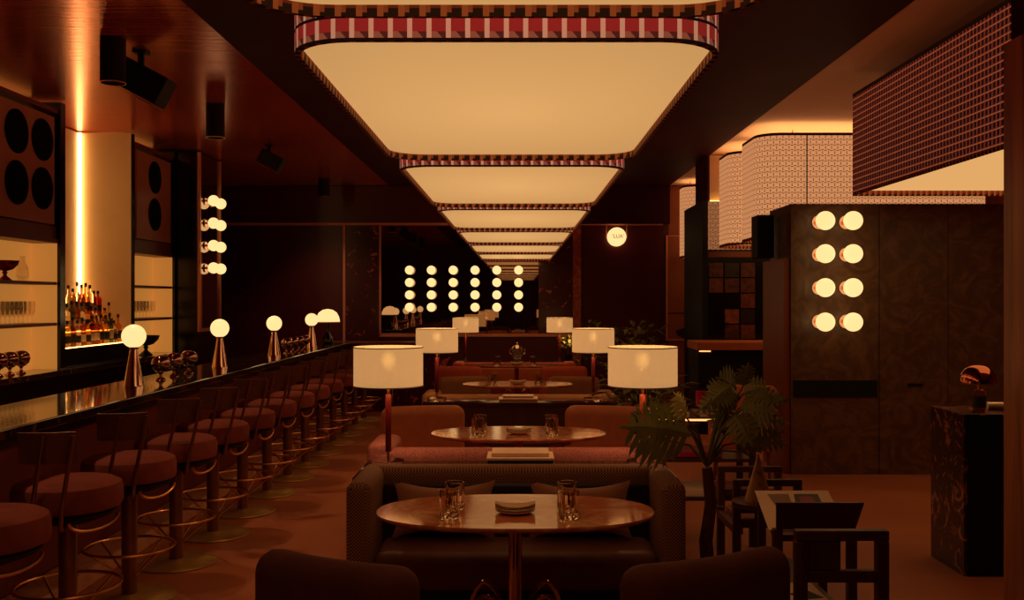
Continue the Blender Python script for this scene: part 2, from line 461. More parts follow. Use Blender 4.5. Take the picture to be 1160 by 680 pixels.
def smooth_path(pts, n=5):
    P_ = [Vector(p) for p in pts]; out = []
    for i in range(len(P_) - 1):
        a, b, c, d = P_[max(i - 1, 0)], P_[i], P_[i + 1], P_[min(i + 2, len(P_) - 1)]
        for k in range(n):
            t = k / n
            out.append(.5 * ((2 * b) + (c - a) * t + (2 * a - 5 * b + 4 * c - d) * t * t + (3 * b - a - 3 * c + d) * t ** 3))
    out.append(P_[-1]); return out
def lamp_light(kind, loc, power, parent, radius=.03, **k):
    d = bpy.data.lights.new('bulb_light', kind); d.energy = power; d.color = BULB; d.shadow_soft_size = radius
    for a, v in k.items(): setattr(d, a, v)
    o = bpy.data.objects.new('bulb_light', d); COL.objects.link(o); o.location = loc; o.parent = parent
    return o
def tag(o, label, cat, group=None, kind=None):
    o['label'] = label; o['category'] = cat
    if group: o['group'] = group
    if kind: o['kind'] = kind
    return o
def thing(name, label, cat, loc=(0, 0, 0), rz=0.0, group=None):
    o = bpy.data.objects.new(name, None); COL.objects.link(o); o.empty_display_size = 0.1
    o.location = loc; o.rotation_euler = (0, 0, rz)
    return tag(o, label, cat, group)
def struct(name, b, mat, smooth=False):
    o = b.obj(name, mat, None, smooth); o['kind'] = 'structure'; return o
def kids(o): return [c for c in list(COL.objects) if c.parent == o]
CH = {}
def copy_tree(o, parent=None):
    c = o.copy(); COL.objects.link(c); c.parent = parent
    if o.name not in CH: CH[o.name] = [x.name for x in o.children]
    for n in CH[o.name]: copy_tree(COL.objects[n], c)
    return c
def dup(o, loc, rz, label, group=None):
    c = copy_tree(o); c.location = loc; c.rotation_euler = (0, 0, rz); c['label'] = label
    if group: c['group'] = group
    return c
ORD = ['first', 'second', 'third', 'fourth', 'fifth', 'sixth', 'seventh', 'eighth', 'ninth', 'tenth', 'eleventh', 'twelfth', 'thirteenth', 'fourteenth', 'fifteenth', 'sixteenth']
def X(px, Y): return (px - VX) * Y / F_PX
def Z(py, Y): return EYE - (py - VY) * Y / F_PX
def P(px, py, Y): return Vector((X(px, Y), Y, Z(py, Y)))

def rrect(x0, y0, x1, y1, r, seg=8):
    pts = []
    for (cx, cy, a0) in ((x1 - r, y1 - r, 0), (x0 + r, y1 - r, 90), (x0 + r, y0 + r, 180), (x1 - r, y0 + r, 270)):
        for i in range(seg + 1):
            a = R(a0 + 90 * i / seg); pts.append((cx + r * math.cos(a), cy + r * math.sin(a)))
    return pts

# ------------------------------------------------------------------ the setting
CZ = 3.46; YB = 15.85; XL = -4.88; XR = 7.0; Y0 = -2.5
struct('floor', B().bounds((-6.2, Y0, -0.1), (XR, YB + .2, 0)), 'floor')
struct('ceiling', B().bounds((-2.09, Y0, CZ), (2.46, YB + .2, CZ + .3)), 'lacquer_center')
struct('ceiling_bar_side', B().bounds((-6.2, Y0, CZ + .012), (-2.09, YB + .2, CZ + .3)), 'ceiling_left')
struct('ceiling_lounge_side', B().bounds((2.46, Y0, CZ + .012), (XR, YB + .2, CZ + .3)), 'plaster')
# back wall: wine panels, mirror, marble pilasters, brown plaster at right
def bw(x0, x1, z0, z1, t=0.0): return B().bounds((X(x0, YB), YB - t, z0), (X(x1, YB), YB + .1, z1))
struct('wall_back', B().bounds((-6.2, YB, 0), (2.46, YB + .2, CZ)), 'wine_wall')
struct('wall_back_right', B().bounds((2.46, YB, 0), (XR, YB + .2, CZ)), 'plaster_brown')
TZ = Z(254, YB); TB = Z(378, YB)
struct('trim_1', B().bounds((-6.0, YB - .02, TZ - .02), (2.36, YB, TZ + .02)), 'brass_trim')
struct('trim_2', B().bounds((X(390, YB) - .02, YB - .02, 0), (X(390, YB) + .02, YB, TZ - .02)), 'brass_trim')
struct('trim_3', B().bounds((X(392.5, YB), YB - .03, 0), (X(430, YB), YB, TZ - .02)), 'wine_marble')
struct('trim_4', B().bounds((X(610, YB), YB - .03, TB), (X(649, YB), YB, TZ - .02)), 'wine_marble')
struct('trim_5', B().bounds((X(649, YB), YB - .07, 0), (X(658, YB), YB, TZ - .02)), 'copper_marble')
struct('wall_header', B().bounds((X(650, YB), YB - .12, TZ), (2.46, YB, CZ)), 'lacquer_center')
struct('wall_left', B().bounds((XL - .3, Y0, 0), (XL - .004, 12.2, CZ)), 'niche')
struct('wall_left_far', B().bounds((-6.2, 12.2, 0), (-6.0, YB, CZ)), 'black_matt')
struct('wall_rear', B().bounds((-6.2, Y0 - .2, 0), (XR, Y0, CZ)), 'wine_wall')
struct('wall_right', B().bounds((XR, Y0, 0), (XR + .2, YB + .2, CZ)), 'plaster_brown')
# dark pier at the end of the back bar, carrying the tall mirror
struct('wall_pier', B().bounds((-6.0, 12.16, 0), (-4.02, 13.05, CZ)), 'black_gloss')
# column at the lounge side
struct('wall_column', B().bounds((2.462, 12.5, 0), (3.6, 13.3, CZ)), 'plaster')
struct('trim_6', B().bounds((2.43, 12.49, 0), (2.462, 13.31, CZ)), 'lacquer_center')
# pillar in the near right corner of the view
struct('wall_pillar', B().bounds((1.65, 2.75, 0), (2.1, 3.3, 2.47)), 'walnut')
struct('wall_pillar_capital', B().bounds((1.675, 2.75, 2.47), (2.1, 3.3, CZ)), 'lacquer_center')

# mirror on the back wall, with frame
mx0, mx1 = X(432, YB), X(610, YB)
t = thing('wall_mirror', 'wide brass framed mirror on the back wall behind the grid of globe lights', 'mirror', (0, YB, 0))
B().bounds((mx0, -.02, TB), (mx1, -.002, TZ - .03)).obj('mirror_glass', 'mirror', t, False)
fb = B()
fb.bounds((mx0 - .03, -.045, TB - .04), (mx0, -.002, TZ - .03))
fb.bounds((mx0 - .03, -.045, TB - .05), (X(650, YB), -.002, TB - .001))
fb.obj('frame', 'brass_trim', t, False)
t = thing('wall_mirror', 'tall narrow brass framed mirror on the pier beside the back bar', 'mirror', (-4.018, 0, 0))
B().bounds((.001, 12.22, 1.24), (.012, 13.0, CZ - .01)).obj('mirror_glass', 'mirror', t, False)
fb = B()
for y in (12.16, 12.99): fb.bounds((.001, y, 1.2), (.035, y + .04, CZ - .005))
fb.bounds((.001, 12.2, 1.2), (.035, 12.99, 1.24))
fb.obj('frame', 'brass_trim', t, False)

# ------------------------------------------------------------------ ceiling panel lamps
def panel_lamp(label, y0):
    x0, x1, L = -.578, .518, 2.03
    t = thing('ceiling_panel_lamp', label, 'ceiling lamp', ((x0 + x1) / 2, y0 + L / 2, 2.23), 0, 'silk edged light panels over the tables')
    hx, hy = (x1 - x0) / 2, L / 2
    po = rrect(-hx, -hy, hx, hy, .17); pi = rrect(-hx + .014, -hy + .014, hx - .014, hy - .014, .158)
    sk = B(); sk.strip(po, 0.0, .28); sk.obj('shade', 'trim', t, False)
    lp = B(); lp.ring(po, pi, 0.0); lp.strip(pi, 0.0, .03); lp.obj('shade_edge', 'lip', t, False)
    B().prism(pi, .026, .032).obj('diffuser', 'panel_glow', t, False)
    B().prism(po, .28, .295).obj('upper_diffuser', 'panel_fill', t, False)  # glowing top added for red bounce off the ceiling, never seen from below
    for sx in (-1, 1):
        for sy in (-1, 1):
            B().cyl((sx * .35, sy * .75, .29), (sx * .35, sy * .75, CZ - 2.23), .006, seg=8).obj('hanging_rod', 'bronze_dark', t)
    return t
names = ['nearest silk edged light panel, cut off by the top of the view', 'second silk edged light panel, the largest seen whole, over the front table',
         'third silk edged light panel from the camera', 'fourth silk edged light panel from the camera', 'fifth silk edged light panel from the camera',
         'sixth silk edged light panel from the camera, last but one before the mirror wall', 'farthest silk edged light panel, hanging against the mirror wall']
first = None
for k in range(7):
    y0 = 2.36 + 2.22 * (k - 1)
    if first is None: first = panel_lamp(names[0], y0)
    else: dup(first, (-.03, y0 + 1.015, 2.23), 0, names[k])

# ------------------------------------------------------------------ back bar
FX = -4.3      # front plane of the shelf units
def shelf_unit(label, y0, y1, holes, frame_y=None):
    t = thing('shelf_unit', label, 'shelving', (0, 0, 0))
    b = B(); b.bounds((XL, y0, .95), (FX - .25, y1, CZ - .02)); b.obj('back_panel', 'shelf_glow', t, False)
    c = B()
    c.bounds((FX - .25, y0, 2.13), (FX, y1, 2.17)); c.bounds((FX - .25, y0, 2.17), (FX - .08, y1, 3.3))
    c.bounds((FX - .25, y0, 3.34), (FX, y1, 3.38)); c.bounds((FX - .06, y0, 3.3), (FX, y0 + .05, 3.36))
    c.bounds((FX - .25, y0, 2.17), (FX - .02, y1, 2.29))
    c.obj('carcass', 'brown_panel', t, False)
    pnl = B().bounds((FX - .08, y0 + .06, 2.30), (FX - .005, y1 - .06, 3.30), .006).obj('front_panel', 'cream_panel', t, False)
    for (y, z) in holes:
        r = B().cyl((FX - .006, y, z), (FX + .006, y, z), .19, seg=40).obj('speaker_grille', 'grille', pnl)
    f = B()
    f.bounds((FX - .6, y1, .95), (FX + .02, y1 + .1, CZ - .01))
    f.obj('side_post', 'black_gloss', t, False)
    B().bounds((FX - .25, y1 - .006, .951), (FX - .01, y1 - .001, 2.129)).obj('side_panel', 'shelf_glow', t, False)
    for z in (1.74, 1.36):
        B().bounds((FX - .25, y0, z), (FX - .01, y1, z + .028)).obj('shelf', 'shelf_board', t, False)
    return t
hA = [(8.33, 3.05), (8.33, 2.61), (8.78, 3.05), (8.78, 2.61)]
shelf_unit('left backlit shelf unit with four black round speaker grilles above glassware', 6.9, 9.08, hA)
shelf_unit('far backlit shelf unit with two black round speaker grilles, beside the black pier', 10.9, 12.1, [(11.5, 3.05), (11.5, 2.61)])
# niche return wall and led
struct('wall_niche', B().bounds((XL, 10.8, .95), (FX, 10.86, CZ)), 'niche')
struct('trim_7', B().bounds((FX - .004, 10.795, .95), (FX + .008, 10.87, CZ - .01)), 'black_gloss')
tag(B().bounds((XL + .0, 10.755, 1.5), (XL + .028, 10.798, CZ - .005)).obj('led_light_bar', 'led', None, False), 'tall glowing light bar in the corner behind the liquor bottles', 'light')
t = thing('back_bar_counter', 'long black counter along the wall behind the bar, under the lit shelves', 'counter', (0, 0, 0))
B().bounds((XL, 4.0, .90), (-4.22, 12.15, .95), .006).obj('worktop', 'bar_marble', t, False)
B().bounds((XL, 4.0, 0), (-4.28, 12.15, .90)).obj('body', 'black_gloss', t, False)
t = thing('bottle_riser', 'black stepped riser carrying three tiers of liquor bottles in the lit niche', 'display stand', (0, 0, 0))
B().bounds((XL, 9.24, .95), (-4.305, 10.78, 1.135), .004).obj('base', 'black_gloss', t, False)
B().bounds((XL, 9.24, 1.135), (-4.432, 10.76, 1.27), .004).obj('step', 'shelf_glow', t, False)
B().bounds((XL, 9.24, 1.27), (-4.55, 10.74, 1.43), .004).obj('step', 'shelf_glow', t, False)
B().bounds((-4.322, 9.26, 1.1355), (-4.314, 10.7, 1.142)).obj('led_strip', 'shelf_led', t, False)
B().bounds((-4.445, 9.26, 1.2705), (-4.438, 10.7, 1.276)).obj('led_strip', 'shelf_led', t, False)

t = thing('led_light_bar', 'added unseen fill light bar behind the black post of the left shelf unit, facing the niche', 'light', (0, 0, 0))  # unseen fill lamp added to brighten the niche return wall
B().bounds((FX - .34, 9.182, .951), (FX - .24, 9.20, 3.44)).obj('housing', 'black_matt', t, False)
B().bounds((FX - .33, 9.2005, 1.8), (FX - .25, 9.212, 3.4)).obj('diffuser', 'led', t, False)
# bottles
def liquid(name, c, a=0.7):
    t = NT(name); b = t.b; b.inputs['Base Color'].default_value = lin(c)
    b.inputs['Roughness'].default_value = 0.1; b.inputs['Transmission Weight'].default_value = a; b.inputs['IOR'].default_value = 1.15
    return t.m
BC = {'amber': liquid('amber spirit', (240, 165, 85), .9), 'clear': liquid('clear spirit', (255, 242, 225), .9), 'dark': liquid('dark spirit', (175, 95, 55), .8),
      'red': liquid('red spirit', (235, 70, 50), .5), 'green': liquid('green spirit', (120, 125, 50), .6), 'golden': liquid('golden spirit', (245, 190, 100), .8)}
for k in BC: M['liq_' + k] = BC[k]
M['cap_black'] = plain('black cap', (20, 16, 14), .4)
M['label_cream'] = plain('cream bottle label', (215, 180, 140), .7)
M['label_dark'] = plain('dark bottle label', (40, 28, 26), .6)
def bottle(label, loc, h, r, col, shape, capc='cap_black', lab='label_cream'):
    t = thing('liquor_bottle', label, 'bottle', loc, 0, 'liquor bottles on the tiered riser')
    if shape == 'slim': prof = [(r * .9, 0), (r, .01), (r, h * .58), (r * .35, h * .74), (r * .32, h * .9)]
    elif shape == 'squat': prof = [(r * .9, 0), (r * 1.1, .01), (r * 1.15, h * .5), (r * .9, h * .62), (r * .34, h * .7), (r * .34, h * .88)]
    else: prof = [(r * .95, 0), (r, .008), (r, h * .68), (r * .8, h * .73), (r * .3, h * .78), (r * .3, h * .9)]
    B().lathe(prof, seg=16).obj('body', 'liq_' + col, t)
    B().lathe([(r * .38, h * .88), (r * .38, h)], seg=12).obj('cap', capc, t)
    rr = (1.17 if shape == 'squat' else 1.02) * r
    B().lathe([(rr, h * .16), (rr, h * .42)], seg=16, cap=False).obj('paper_label', lab, t)
cols = ['clear', 'amber', 'dark', 'golden', 'dark', 'amber', 'dark', 'clear', 'green', 'clear', 'amber', 'amber']
tiers = [(-4.376, 1.1355, 'front tier', 9.42, 10.62, ['golden', 'dark', 'clear', 'dark', 'amber', 'dark', 'dark', 'amber', 'golden', 'green', 'clear', 'amber']),
         (-4.494, 1.2705, 'middle tier', 9.66, 10.66, ['clear', 'green', 'dark', 'clear', 'amber', 'dark', 'clear', 'dark', 'golden', 'clear']),
         (-4.61, 1.4305, 'top tier', 9.95, 10.65, ['clear', 'golden', 'clear', 'dark', 'amber', 'clear', 'red', 'red'])]
rb = random.Random(3)
for (bx, bz, tn, ya, yb, cs) in tiers:
    for i, c in enumerate(cs):
        y = ya + (yb - ya) * i / (len(cs) - 1)
        h = rb.uniform(.28, .36) if tn == 'top tier' else rb.uniform(.24, .33); sh = rb.choice(['slim', 'squat', 'plain'])
        if tn == 'top tier' and c == 'red': h = .27; sh = 'plain'
        cn = {'clear': 'clear', 'golden': 'golden', 'dark': 'dark', 'amber': 'amber', 'red': 'bright red', 'green': 'olive green'}[c]
        bottle('%s liquor bottle, %s from the left on the %s of the riser' % (cn, ORD[i], tn), (bx, y, bz), h, rb.uniform(.034, .039), c, sh,
               'cap_black', rb.choice(['label_cream', 'label_dark']))

# glassware on the shelves
def tumbler(name, label, cat, loc, group, h=.2, r=.032):
    t = thing(name, label, cat, loc, 0, group)
    B().lathe([(.028, 0), (.028, .004), (.004, .012), (.004, h * .3), (r * .7, h * .4), (r, h * .7), (r * .9, h), (r * .84, h), (r * .9, h * .7), (r * .6, h * .44), (0, h * .4)], seg=14, cap=False).obj('bowl', 'thin_glass', t)
    return t
k = 0
g0 = None
for row, bx in (('front', -4.37), ('back', -4.47)):
    for i in range(8):
        y = 8.2 + i * .075 + (.03 if row == 'back' else 0)
        lab = 'clear stemmed glass, %s from the left in the %s row on the left middle shelf' % (ORD[i], row)
        if g0 is None: g0 = tumbler('stemmed_glass', lab, 'glass', (bx, y, 1.3885), 'stemmed glasses on the left shelf')
        else: dup(g0, (bx, y, 1.3885), 0, lab)
for row, bx in (('front', -4.37), ('back', -4.47)):
    for i in range(7):
        y = 11.02 + i * .1 + (.04 if row == 'back' else 0)
        dup(g0, (bx, y, 1.3885), 0, 'clear stemmed glass, %s from the left in the %s row on the far shelf unit' % (ORD[i], row), 'stemmed glasses on the far shelf')
dup(g0, (-4.4, 11.02, 1.7685), 0, 'single clear stemmed glass on the upper shelf of the far unit')['group'] = 'stemmed glasses on the far shelf'
def compote(label, loc, mat, sc=1.0):
    t = thing('compote_bowl', label, 'bowl', loc)
    B().lathe([(.075 * sc, 0), (.07 * sc, .008 * sc), (.022 * sc, .05 * sc), (.018 * sc, .07 * sc), (.03 * sc, .085 * sc), (.018 * sc, .1 * sc)]).obj('foot', mat, t)
    B().lathe([(.018 * sc, .1 * sc), (.08 * sc, .12 * sc), (.13 * sc, .17 * sc), (.145 * sc, .215 * sc), (.138 * sc, .215 * sc), (.12 * sc, .175 * sc), (.06 * sc, .13 * sc), (0, .125 * sc)]).obj('bowl', mat, t)
compote('purple glass footed bowl on the upper left shelf between two carafes', (-4.425, 8.37, 1.7685), 'purple_glass', .80)
compote('near black footed bowl on the counter under the far shelf unit', (-4.39, 11.45, .9505), 'dark_glass', 1.08)
def carafe(label, loc):
    t = thing('glass_carafe', label, 'carafe', loc, 0, 'carafes beside the purple bowl')
    B().lathe([(.035, 0), (.055, .04), (.05, .12), (.025, .17), (.022, .21), (.03, .22), (.026, .22), (.018, .2), (.02, .17), (.045, .12), (.05, .04), (0, .01)], seg=18, cap=False).obj('body', 'thin_glass', t)
carafe('clear glass carafe on the upper shelf, left of the purple bowl', (-4.4, 8.10, 1.7685))
carafe('clear glass carafe on the upper shelf, right of the purple bowl', (-4.4, 8.62, 1.7685))
def balloon(label, loc, group, sc=1.0):
    t = thing('balloon_goblet', label, 'goblet', loc, 0, group)
    B().lathe([(.036 * sc, 0), (.034 * sc, .006 * sc), (.012 * sc, .025 * sc), (.01 * sc, .04 * sc), (.02 * sc, .055 * sc)], seg=20).obj('foot', 'smoke_glass', t)
    B().lathe([(.0, .052 * sc), (.03 * sc, .058 * sc), (.058 * sc, .085 * sc), (.066 * sc, .118 * sc), (.058 * sc, .15 * sc), (.036 * sc, .172 * sc), (.0, .178 * sc)], seg=24).obj('bowl', 'smoke_glass', t)
    return t
for i, (px, py, Y) in enumerate(((-2, 421, 8.1), (11, 420, 8.3), (24, 419, 8.55))):
    x = -4.4; y = x * F_PX / (px - VX)
    balloon('smoky balloon goblet, %s from the left on the counter under the left shelves' % ORD[i], (x, y, .9505), 'goblets on the back counter', 1.15)

# ------------------------------------------------------------------ bar
t = thing('bar_counter', 'long bar with glossy smoky marble top and padded russet front behind the stools', 'bar', (0, 0, 0))
B().bounds((-2.80, 1.5, .98), (-2.26, 13.2, 1.03), .006).obj('bar_top', 'bar_marble', t, False)
pr = []
b = B()
n = 10
for i in range(n + 1):
    a = i / n; z = .10 + .84 * a; x = -2.60 + .30 * a ** 1.6
    pr.append((x, z))
vs0 = [b.bm.verts.new((x, 1.5, z)) for x, z in pr] + [b.bm.verts.new((-2.74, 1.5, .94)), b.bm.verts.new((-2.74, 1.5, .10))]
vs1 = [b.bm.verts.new((x, 13.15, z)) for x, z in pr] + [b.bm.verts.new((-2.74, 13.15, .94)), b.bm.verts.new((-2.74, 13.15, .10))]
m_ = len(vs0)
for i in range(m_): b.bm.faces.new((vs0[i], vs0[(i + 1) % m_], vs1[(i + 1) % m_], vs1[i]))
b.bm.faces.new(vs0); b.bm.faces.new(vs1[::-1])
b.obj('padded_front', 'bar_velvet', t)
B().bounds((-2.76, 1.5, .94), (-2.275, 13.18, .98)).obj('edge_band', 'black_gloss', t, False)
B().bounds((-2.74, 1.5, 0), (-2.605, 13.15, .10)).obj('plinth', 'black_matt', t, False)
B().bounds((-2.60, 1.5, 0), (-2.39, 13.15, .10), .01).obj('foot_ledge', 'stone', t, False)
# low marble partition at the end of the bar
t = thing('low_partition', 'low dark wine marble partition beyond the end of the bar', 'partition', (0, 0, 0))
B().bounds((-2.75, 13.9, 0), (-.95, 14.1, .97)).obj('panel', 'wine_marble', t, False)
B().bounds((-2.78, 13.87, .97), (-.92, 14.13, 1.0), .004).obj('cap_rail', 'brown_panel', t, False)

# bar stools
def make_stool():
    t = thing('bar_stool', '', 'stool', (0, 0, 0), 0, 'russet bar stools along the bar')
    B().lathe([(.235, 0), (.241, .006), (.238, .014), (.06, .02), (.045, .03)], seg=40).obj('base', 'base_metal', t)
    B().cyl((0, 0, .02), (0, 0, .60), .04, seg=24).obj('pole', 'bronze_dark', t)
    B().lathe([(.0, .625), (.2, .635), (.232, .648), (.241, .67), (.241, .725), (.232, .752), (.205, .766), (.1, .771), (0, .771)], seg=40).obj('seat', 'stool_velvet', t)
    B().lathe([(.04, .56), (.12, .58), (.2, .61), (.215, .63), (.2, .64)], seg=32).obj('seat_shell', 'black_matt', t)
    rg = [(.229 * math.cos(2 * PI * i / 40), .229 * math.sin(2 * PI * i / 40), .28) for i in range(40)]
    fr = B().tube(rg, .0085, 8, True).obj('foot_ring', 'brass', t)
    for k in range(4):
        a = PI / 4 + k * PI / 2
        B().cyl((.225 * math.cos(a), .225 * math.sin(a), .278), (.038 * math.cos(a), .038 * math.sin(a), .13), .006, seg=8).obj('strut', 'brass', t)
    # back frame on the local -Y side
    for s in (-1, 1):
        B().tube(smooth_path([(s * .06 - .02, -.10, .59), (s * .062 - .03, -.18, .575), (s * .062 - .022, -.232, .60), (s * .062 - .008, -.256, .70), (s * .062 + .024, -.282, .86), (s * .062 + .052, -.305, 1.012)], 3), .010, 8).obj('back_rod', 'bronze_dark', t)
    hp = [(.072 + .12 * (1 - math.cos(a)) / 2 * 1.3, -.235 + .22 * (1 - math.cos(a)) / 2, .615 - .055 * math.sin(a)) for a in [PI * i / 10 for i in range(11)]]
    B().tube(hp, .0085, 8).obj('seat_loop', 'brass', t)
    # curved backrest plate
    b = B(); n = 10; rad = .30
    def pt(a, r, z): return (r * math.sin(a), -.285 - .012 * (z - .95) / .07 + (rad - r * math.cos(a)) - .005, z)
    A = [R(-25 + 48 * i / n) for i in range(n + 1)]
    z0, z1 = .885, 1.025
    for i in range(n):
        a0, a1 = A[i], A[i + 1]
        for (ra, flip) in ((rad, 0), (rad - .014, 1)):
            q = [pt(a0, ra, z0), pt(a1, ra, z0), pt(a1, ra, z1), pt(a0, ra, z1)]
            b.quad(*(q if not flip else q[::-1]))
        for z in (z0, z1): b.quad(pt(a0, rad, z), pt(a1, rad, z), pt(a1, rad - .014, z), pt(a0, rad - .014, z))
    for a in (A[0], A[-1]): b.quad(pt(a, rad, z0), pt(a, rad - .014, z0), pt(a, rad - .014, z1), pt(a, rad, z1))
    b.obj('backrest', 'stool_back', t)
    return t
stool = make_stool()
ang = [5, 8, 16, 24, 27, 28, 27, 26, 27, 28, 26, 27, 26, 27]
for i in range(14):
    Y = 3.79 + .7057 * i
    x = (3.0 - 2306.7 / Y) * Y / F_PX
    lab = 'russet velvet bar stool with a brass foot ring, %s from the camera along the bar' % ORD[i]
    if i == 0:
        lab = 'russet velvet bar stool nearest the camera, cut off at the left edge'
        stool.location = (x, Y, 0); stool.rotation_euler = (0, 0, R(ang[i])); stool['label'] = lab
    else:
        if i == 13: lab = 'russet velvet bar stool farthest from the camera, at the far end of the bar'
        dup(stool, (x, Y, 0), R(ang[i]), lab)

# globe lamps on the bar
def bar_lamp(label, loc):
    t = thing('globe_table_lamp', label, 'lamp', loc, 0, 'globe lamps on chrome cones along the bar')
    b = B(); seg = 40; prof = [(.066, 0), (.064, .008), (.026, .235), (.022, .25)]
    b.lathe(prof, seg=20); b.obj('cone_base', 'pink_chrome', t)
    B().lathe([(.03, .245), (.03, .258)], seg=20).obj('collar', 'bronze_dark', t)
    B().sphere((0, 0, .33), .078, 32).obj('globe', 'globe_glow', t)
    return t
l1 = bar_lamp('opal globe lamp on a chrome cone, nearest on the bar', (-2.545, 6.43, 1.0305))
dup(l1, (-2.535, 8.25, 1.0305), 0, 'opal globe lamp on a chrome cone, second along the bar, past the goblets')
dup(l1, (-2.50, 9.95, 1.0305), 0, 'opal globe lamp on a chrome cone, third along the bar')
dup(l1, (-2.51, 11.8, 1.0305), 0, 'opal globe lamp on a chrome cone, farthest of its kind, before the dome lamp')
for i, (x, y) in enumerate(((-2.54, 6.90), (-2.56, 7.22), (-2.56, 7.55))):
    balloon('smoky balloon goblet on the bar between the first two globe lamps, %s from the left' % ORD[i], (x, y, 1.0305), 'goblets by the first globe lamp')
for i in range(4):
    balloon('smoky balloon goblet in the group beyond the third globe lamp, %s from the left' % ORD[i], (-2.47, 10.35 + .3 * i, 1.0305), 'goblets by the third globe lamp', .92)
t = thing('dome_lamp', 'lamp with a glowing half dome shade on a glass base at the far bar end', 'lamp', (-2.5, 12.75, 1.0305))
B().lathe([(.158, .285), (.156, .30), (.145, .35), (.115, .405), (.065, .44), (0, .452)], seg=32).obj('dome_shade', 'globe_glow', t)
B().lathe([(.16, .272), (.16, .284)], seg=32).obj('shade_rim', 'brass', t)
B().lathe([(.05, 0), (.07, .02), (.065, .07), (.03, .13), (.022, .19), (.022, .272)], seg=20).obj('base', 'dark_glass', t)

# ------------------------------------------------------------------ globe wall lights
def wall_globe(r, standoff):
    t = thing('globe_wall_light', '', 'wall light')
    B().cyl((0, -.002, 0), (0, -.014, 0), r * .74, seg=32).obj('wall_plate', 'copper_mirror', t)
    B().cyl((0, -.012, 0), (0, -standoff + r * .8, 0), r * .22, seg=12).obj('arm', 'brass', t)
    B().sphere((0, -standoff, 0), r, 24).obj('globe', 'globe_glow', t)
    return t
rows = ['top', 'second', 'third', 'bottom']
g = wall_globe(.071, .11); used = False
for c in range(6):
    for r_ in range(4):
        lab = 'opal globe wall light on the wide mirror, %s column from the left, %s row' % (ORD[c], rows[r_])
        px = 463.5 + 24.8 * c; py = 306 + 14.1 * r_
        Y = YB - .05
        loc = (X(px, Y - .11), YB - .02, Z(py, Y - .11))
        if not used: g.location = loc; g['label'] = lab; g['group'] = 'globe lights on the wide mirror'; used = True
        else: dup(g, loc, 0, lab)
for c, (yy, dz) in enumerate(((12.42, .0), (12.72, -.04))):
    for r_ in range(4):
        z = Z(227.5 + 25.4 * r_, 12.42) if c == 0 else Z(231 + 24.6 * r_, 12.72)
        dup(g, (-4.018 + .012, yy, z), R(90), 'opal globe wall light on the narrow pier mirror, %s column, %s row' % (['nearer', 'farther'][c], rows[r_]), 'globe lights on the narrow mirror')
# ------------------------------------------------------------------ tall bronze cabinet on the right, with its globes
YC = 8.9
t = thing('tall_cabinet', 'tall bronze veneered cabinet wall carrying eight globe lights at right', 'cabinet', (0, 0, 0))
xs = X(996, YC)
B().bounds((2.5, YC, .0), (xs - .004, YC + .75, Z(231, YC))).obj('left_section', 'burl', t, False)
B().bounds((xs + .004, YC, .0), (X(1074, YC) - .003, YC + .75, Z(231, YC))).obj('door', 'burl', t, False)
B().bounds((X(1074, YC) + .003, YC, .0), (XR, YC + .75, Z(231, YC))).obj('door', 'burl', t, False)
B().bounds((2.44, YC + .02, .0), (2.499, YC + .78, Z(293, YC))).obj('side_panel', 'brown_panel', t, False)
B().bounds((2.52, YC - .012, Z(450, YC)), (xs - .02, YC + .0, Z(431, YC))).obj('recessed_shelf', 'black_matt', t, False)
B().bounds((X(1028, YC), YC - .01, Z(437.5, YC)), (X(1045, YC), YC + .0, Z(434.5, YC))).obj('handle', 'black_matt', t, False)
tag(B().bounds((2.28, YC + .35, Z(292, YC + .3)), (2.44, YC + .6, Z(243, YC + .3)), .01).obj('wall_speaker', 'black_matt', None, False), 'black box speaker fixed to the left side of the bronze cabinet', 'speaker')
g2 = wall_globe(.085, .20); used = False
for c, px in enumerate((935, 966.5)):
    for r_, py in enumerate((250, 287.5, 326, 365)):
        lab = 'opal globe light on the bronze cabinet, %s column, %s row' % (['left', 'right'][c], rows[r_])
        loc = (X(px, YC - .20), YC, Z(py, YC - .20))
        if not used: g2.location = loc; g2['label'] = lab; g2['group'] = 'globe lights on the bronze cabinet'; used = True
        else: dup(g2, loc, 0, lab)

# ------------------------------------------------------------------ lanterns on the lounge side
def lantern(label, x0, y0, x1, y1, z0, z1, mat='lantern', r=.25, glow_low='lantern_base', up='up_glow', name='silk_lantern', group='large silk lanterns over the lounge'):
    cx, cy = (x0 + x1) / 2, (y0 + y1) / 2
    t = thing(name, label, 'lantern', (cx, cy, z0), 0, group)
    po = rrect(x0 - cx, y0 - cy, x1 - cx, y1 - cy, r, 12); pi = rrect(x0 - cx + .012, y0 - cy + .012, x1 - cx - .012, y1 - cy - .012, max(.01, r - .012), 12)
    H = z1 - z0
    B().strip(po, .03, H - .03).obj('shade', mat, t, False)
    e = B(); e.ring(po, pi, 0.0); e.strip(po, 0.0, .03); e.strip(pi, 0.0, .05); e.obj('lower_band', 'lip', t, False)
    e = B(); e.strip(po, H - .03, H); e.strip(pi, H - .05, H); e.ring(po, pi, H); e.obj('upper_band', 'ink', t, False)
    B().prism(pi, .045, .052).obj('diffuser', glow_low, t, False)
    B().prism(pi, H - .09, H - .085).obj('upper_diffuser', up, t, False)
    for s in (-1, 1):
        B().cyl((s * (x1 - x0) * .3, 0, H - .09), (s * (x1 - x0) * .3, 0, CZ + .01 - z0), .006, seg=8).obj('hanging_rod', 'bronze_dark', t)
    return t
lantern('huge dark woven silk lantern with a glowing underside in the upper right corner', 2.76, 5.0, 4.7, 8.04, 2.46, 3.30, 'woven', .03, 'lantern_base', 'black_matt', 'woven_lantern')
big = lantern('large pale latticed silk lantern above the bronze cabinet', 2.53, 10.2, 5.0, 11.2, 2.25, 3.36)
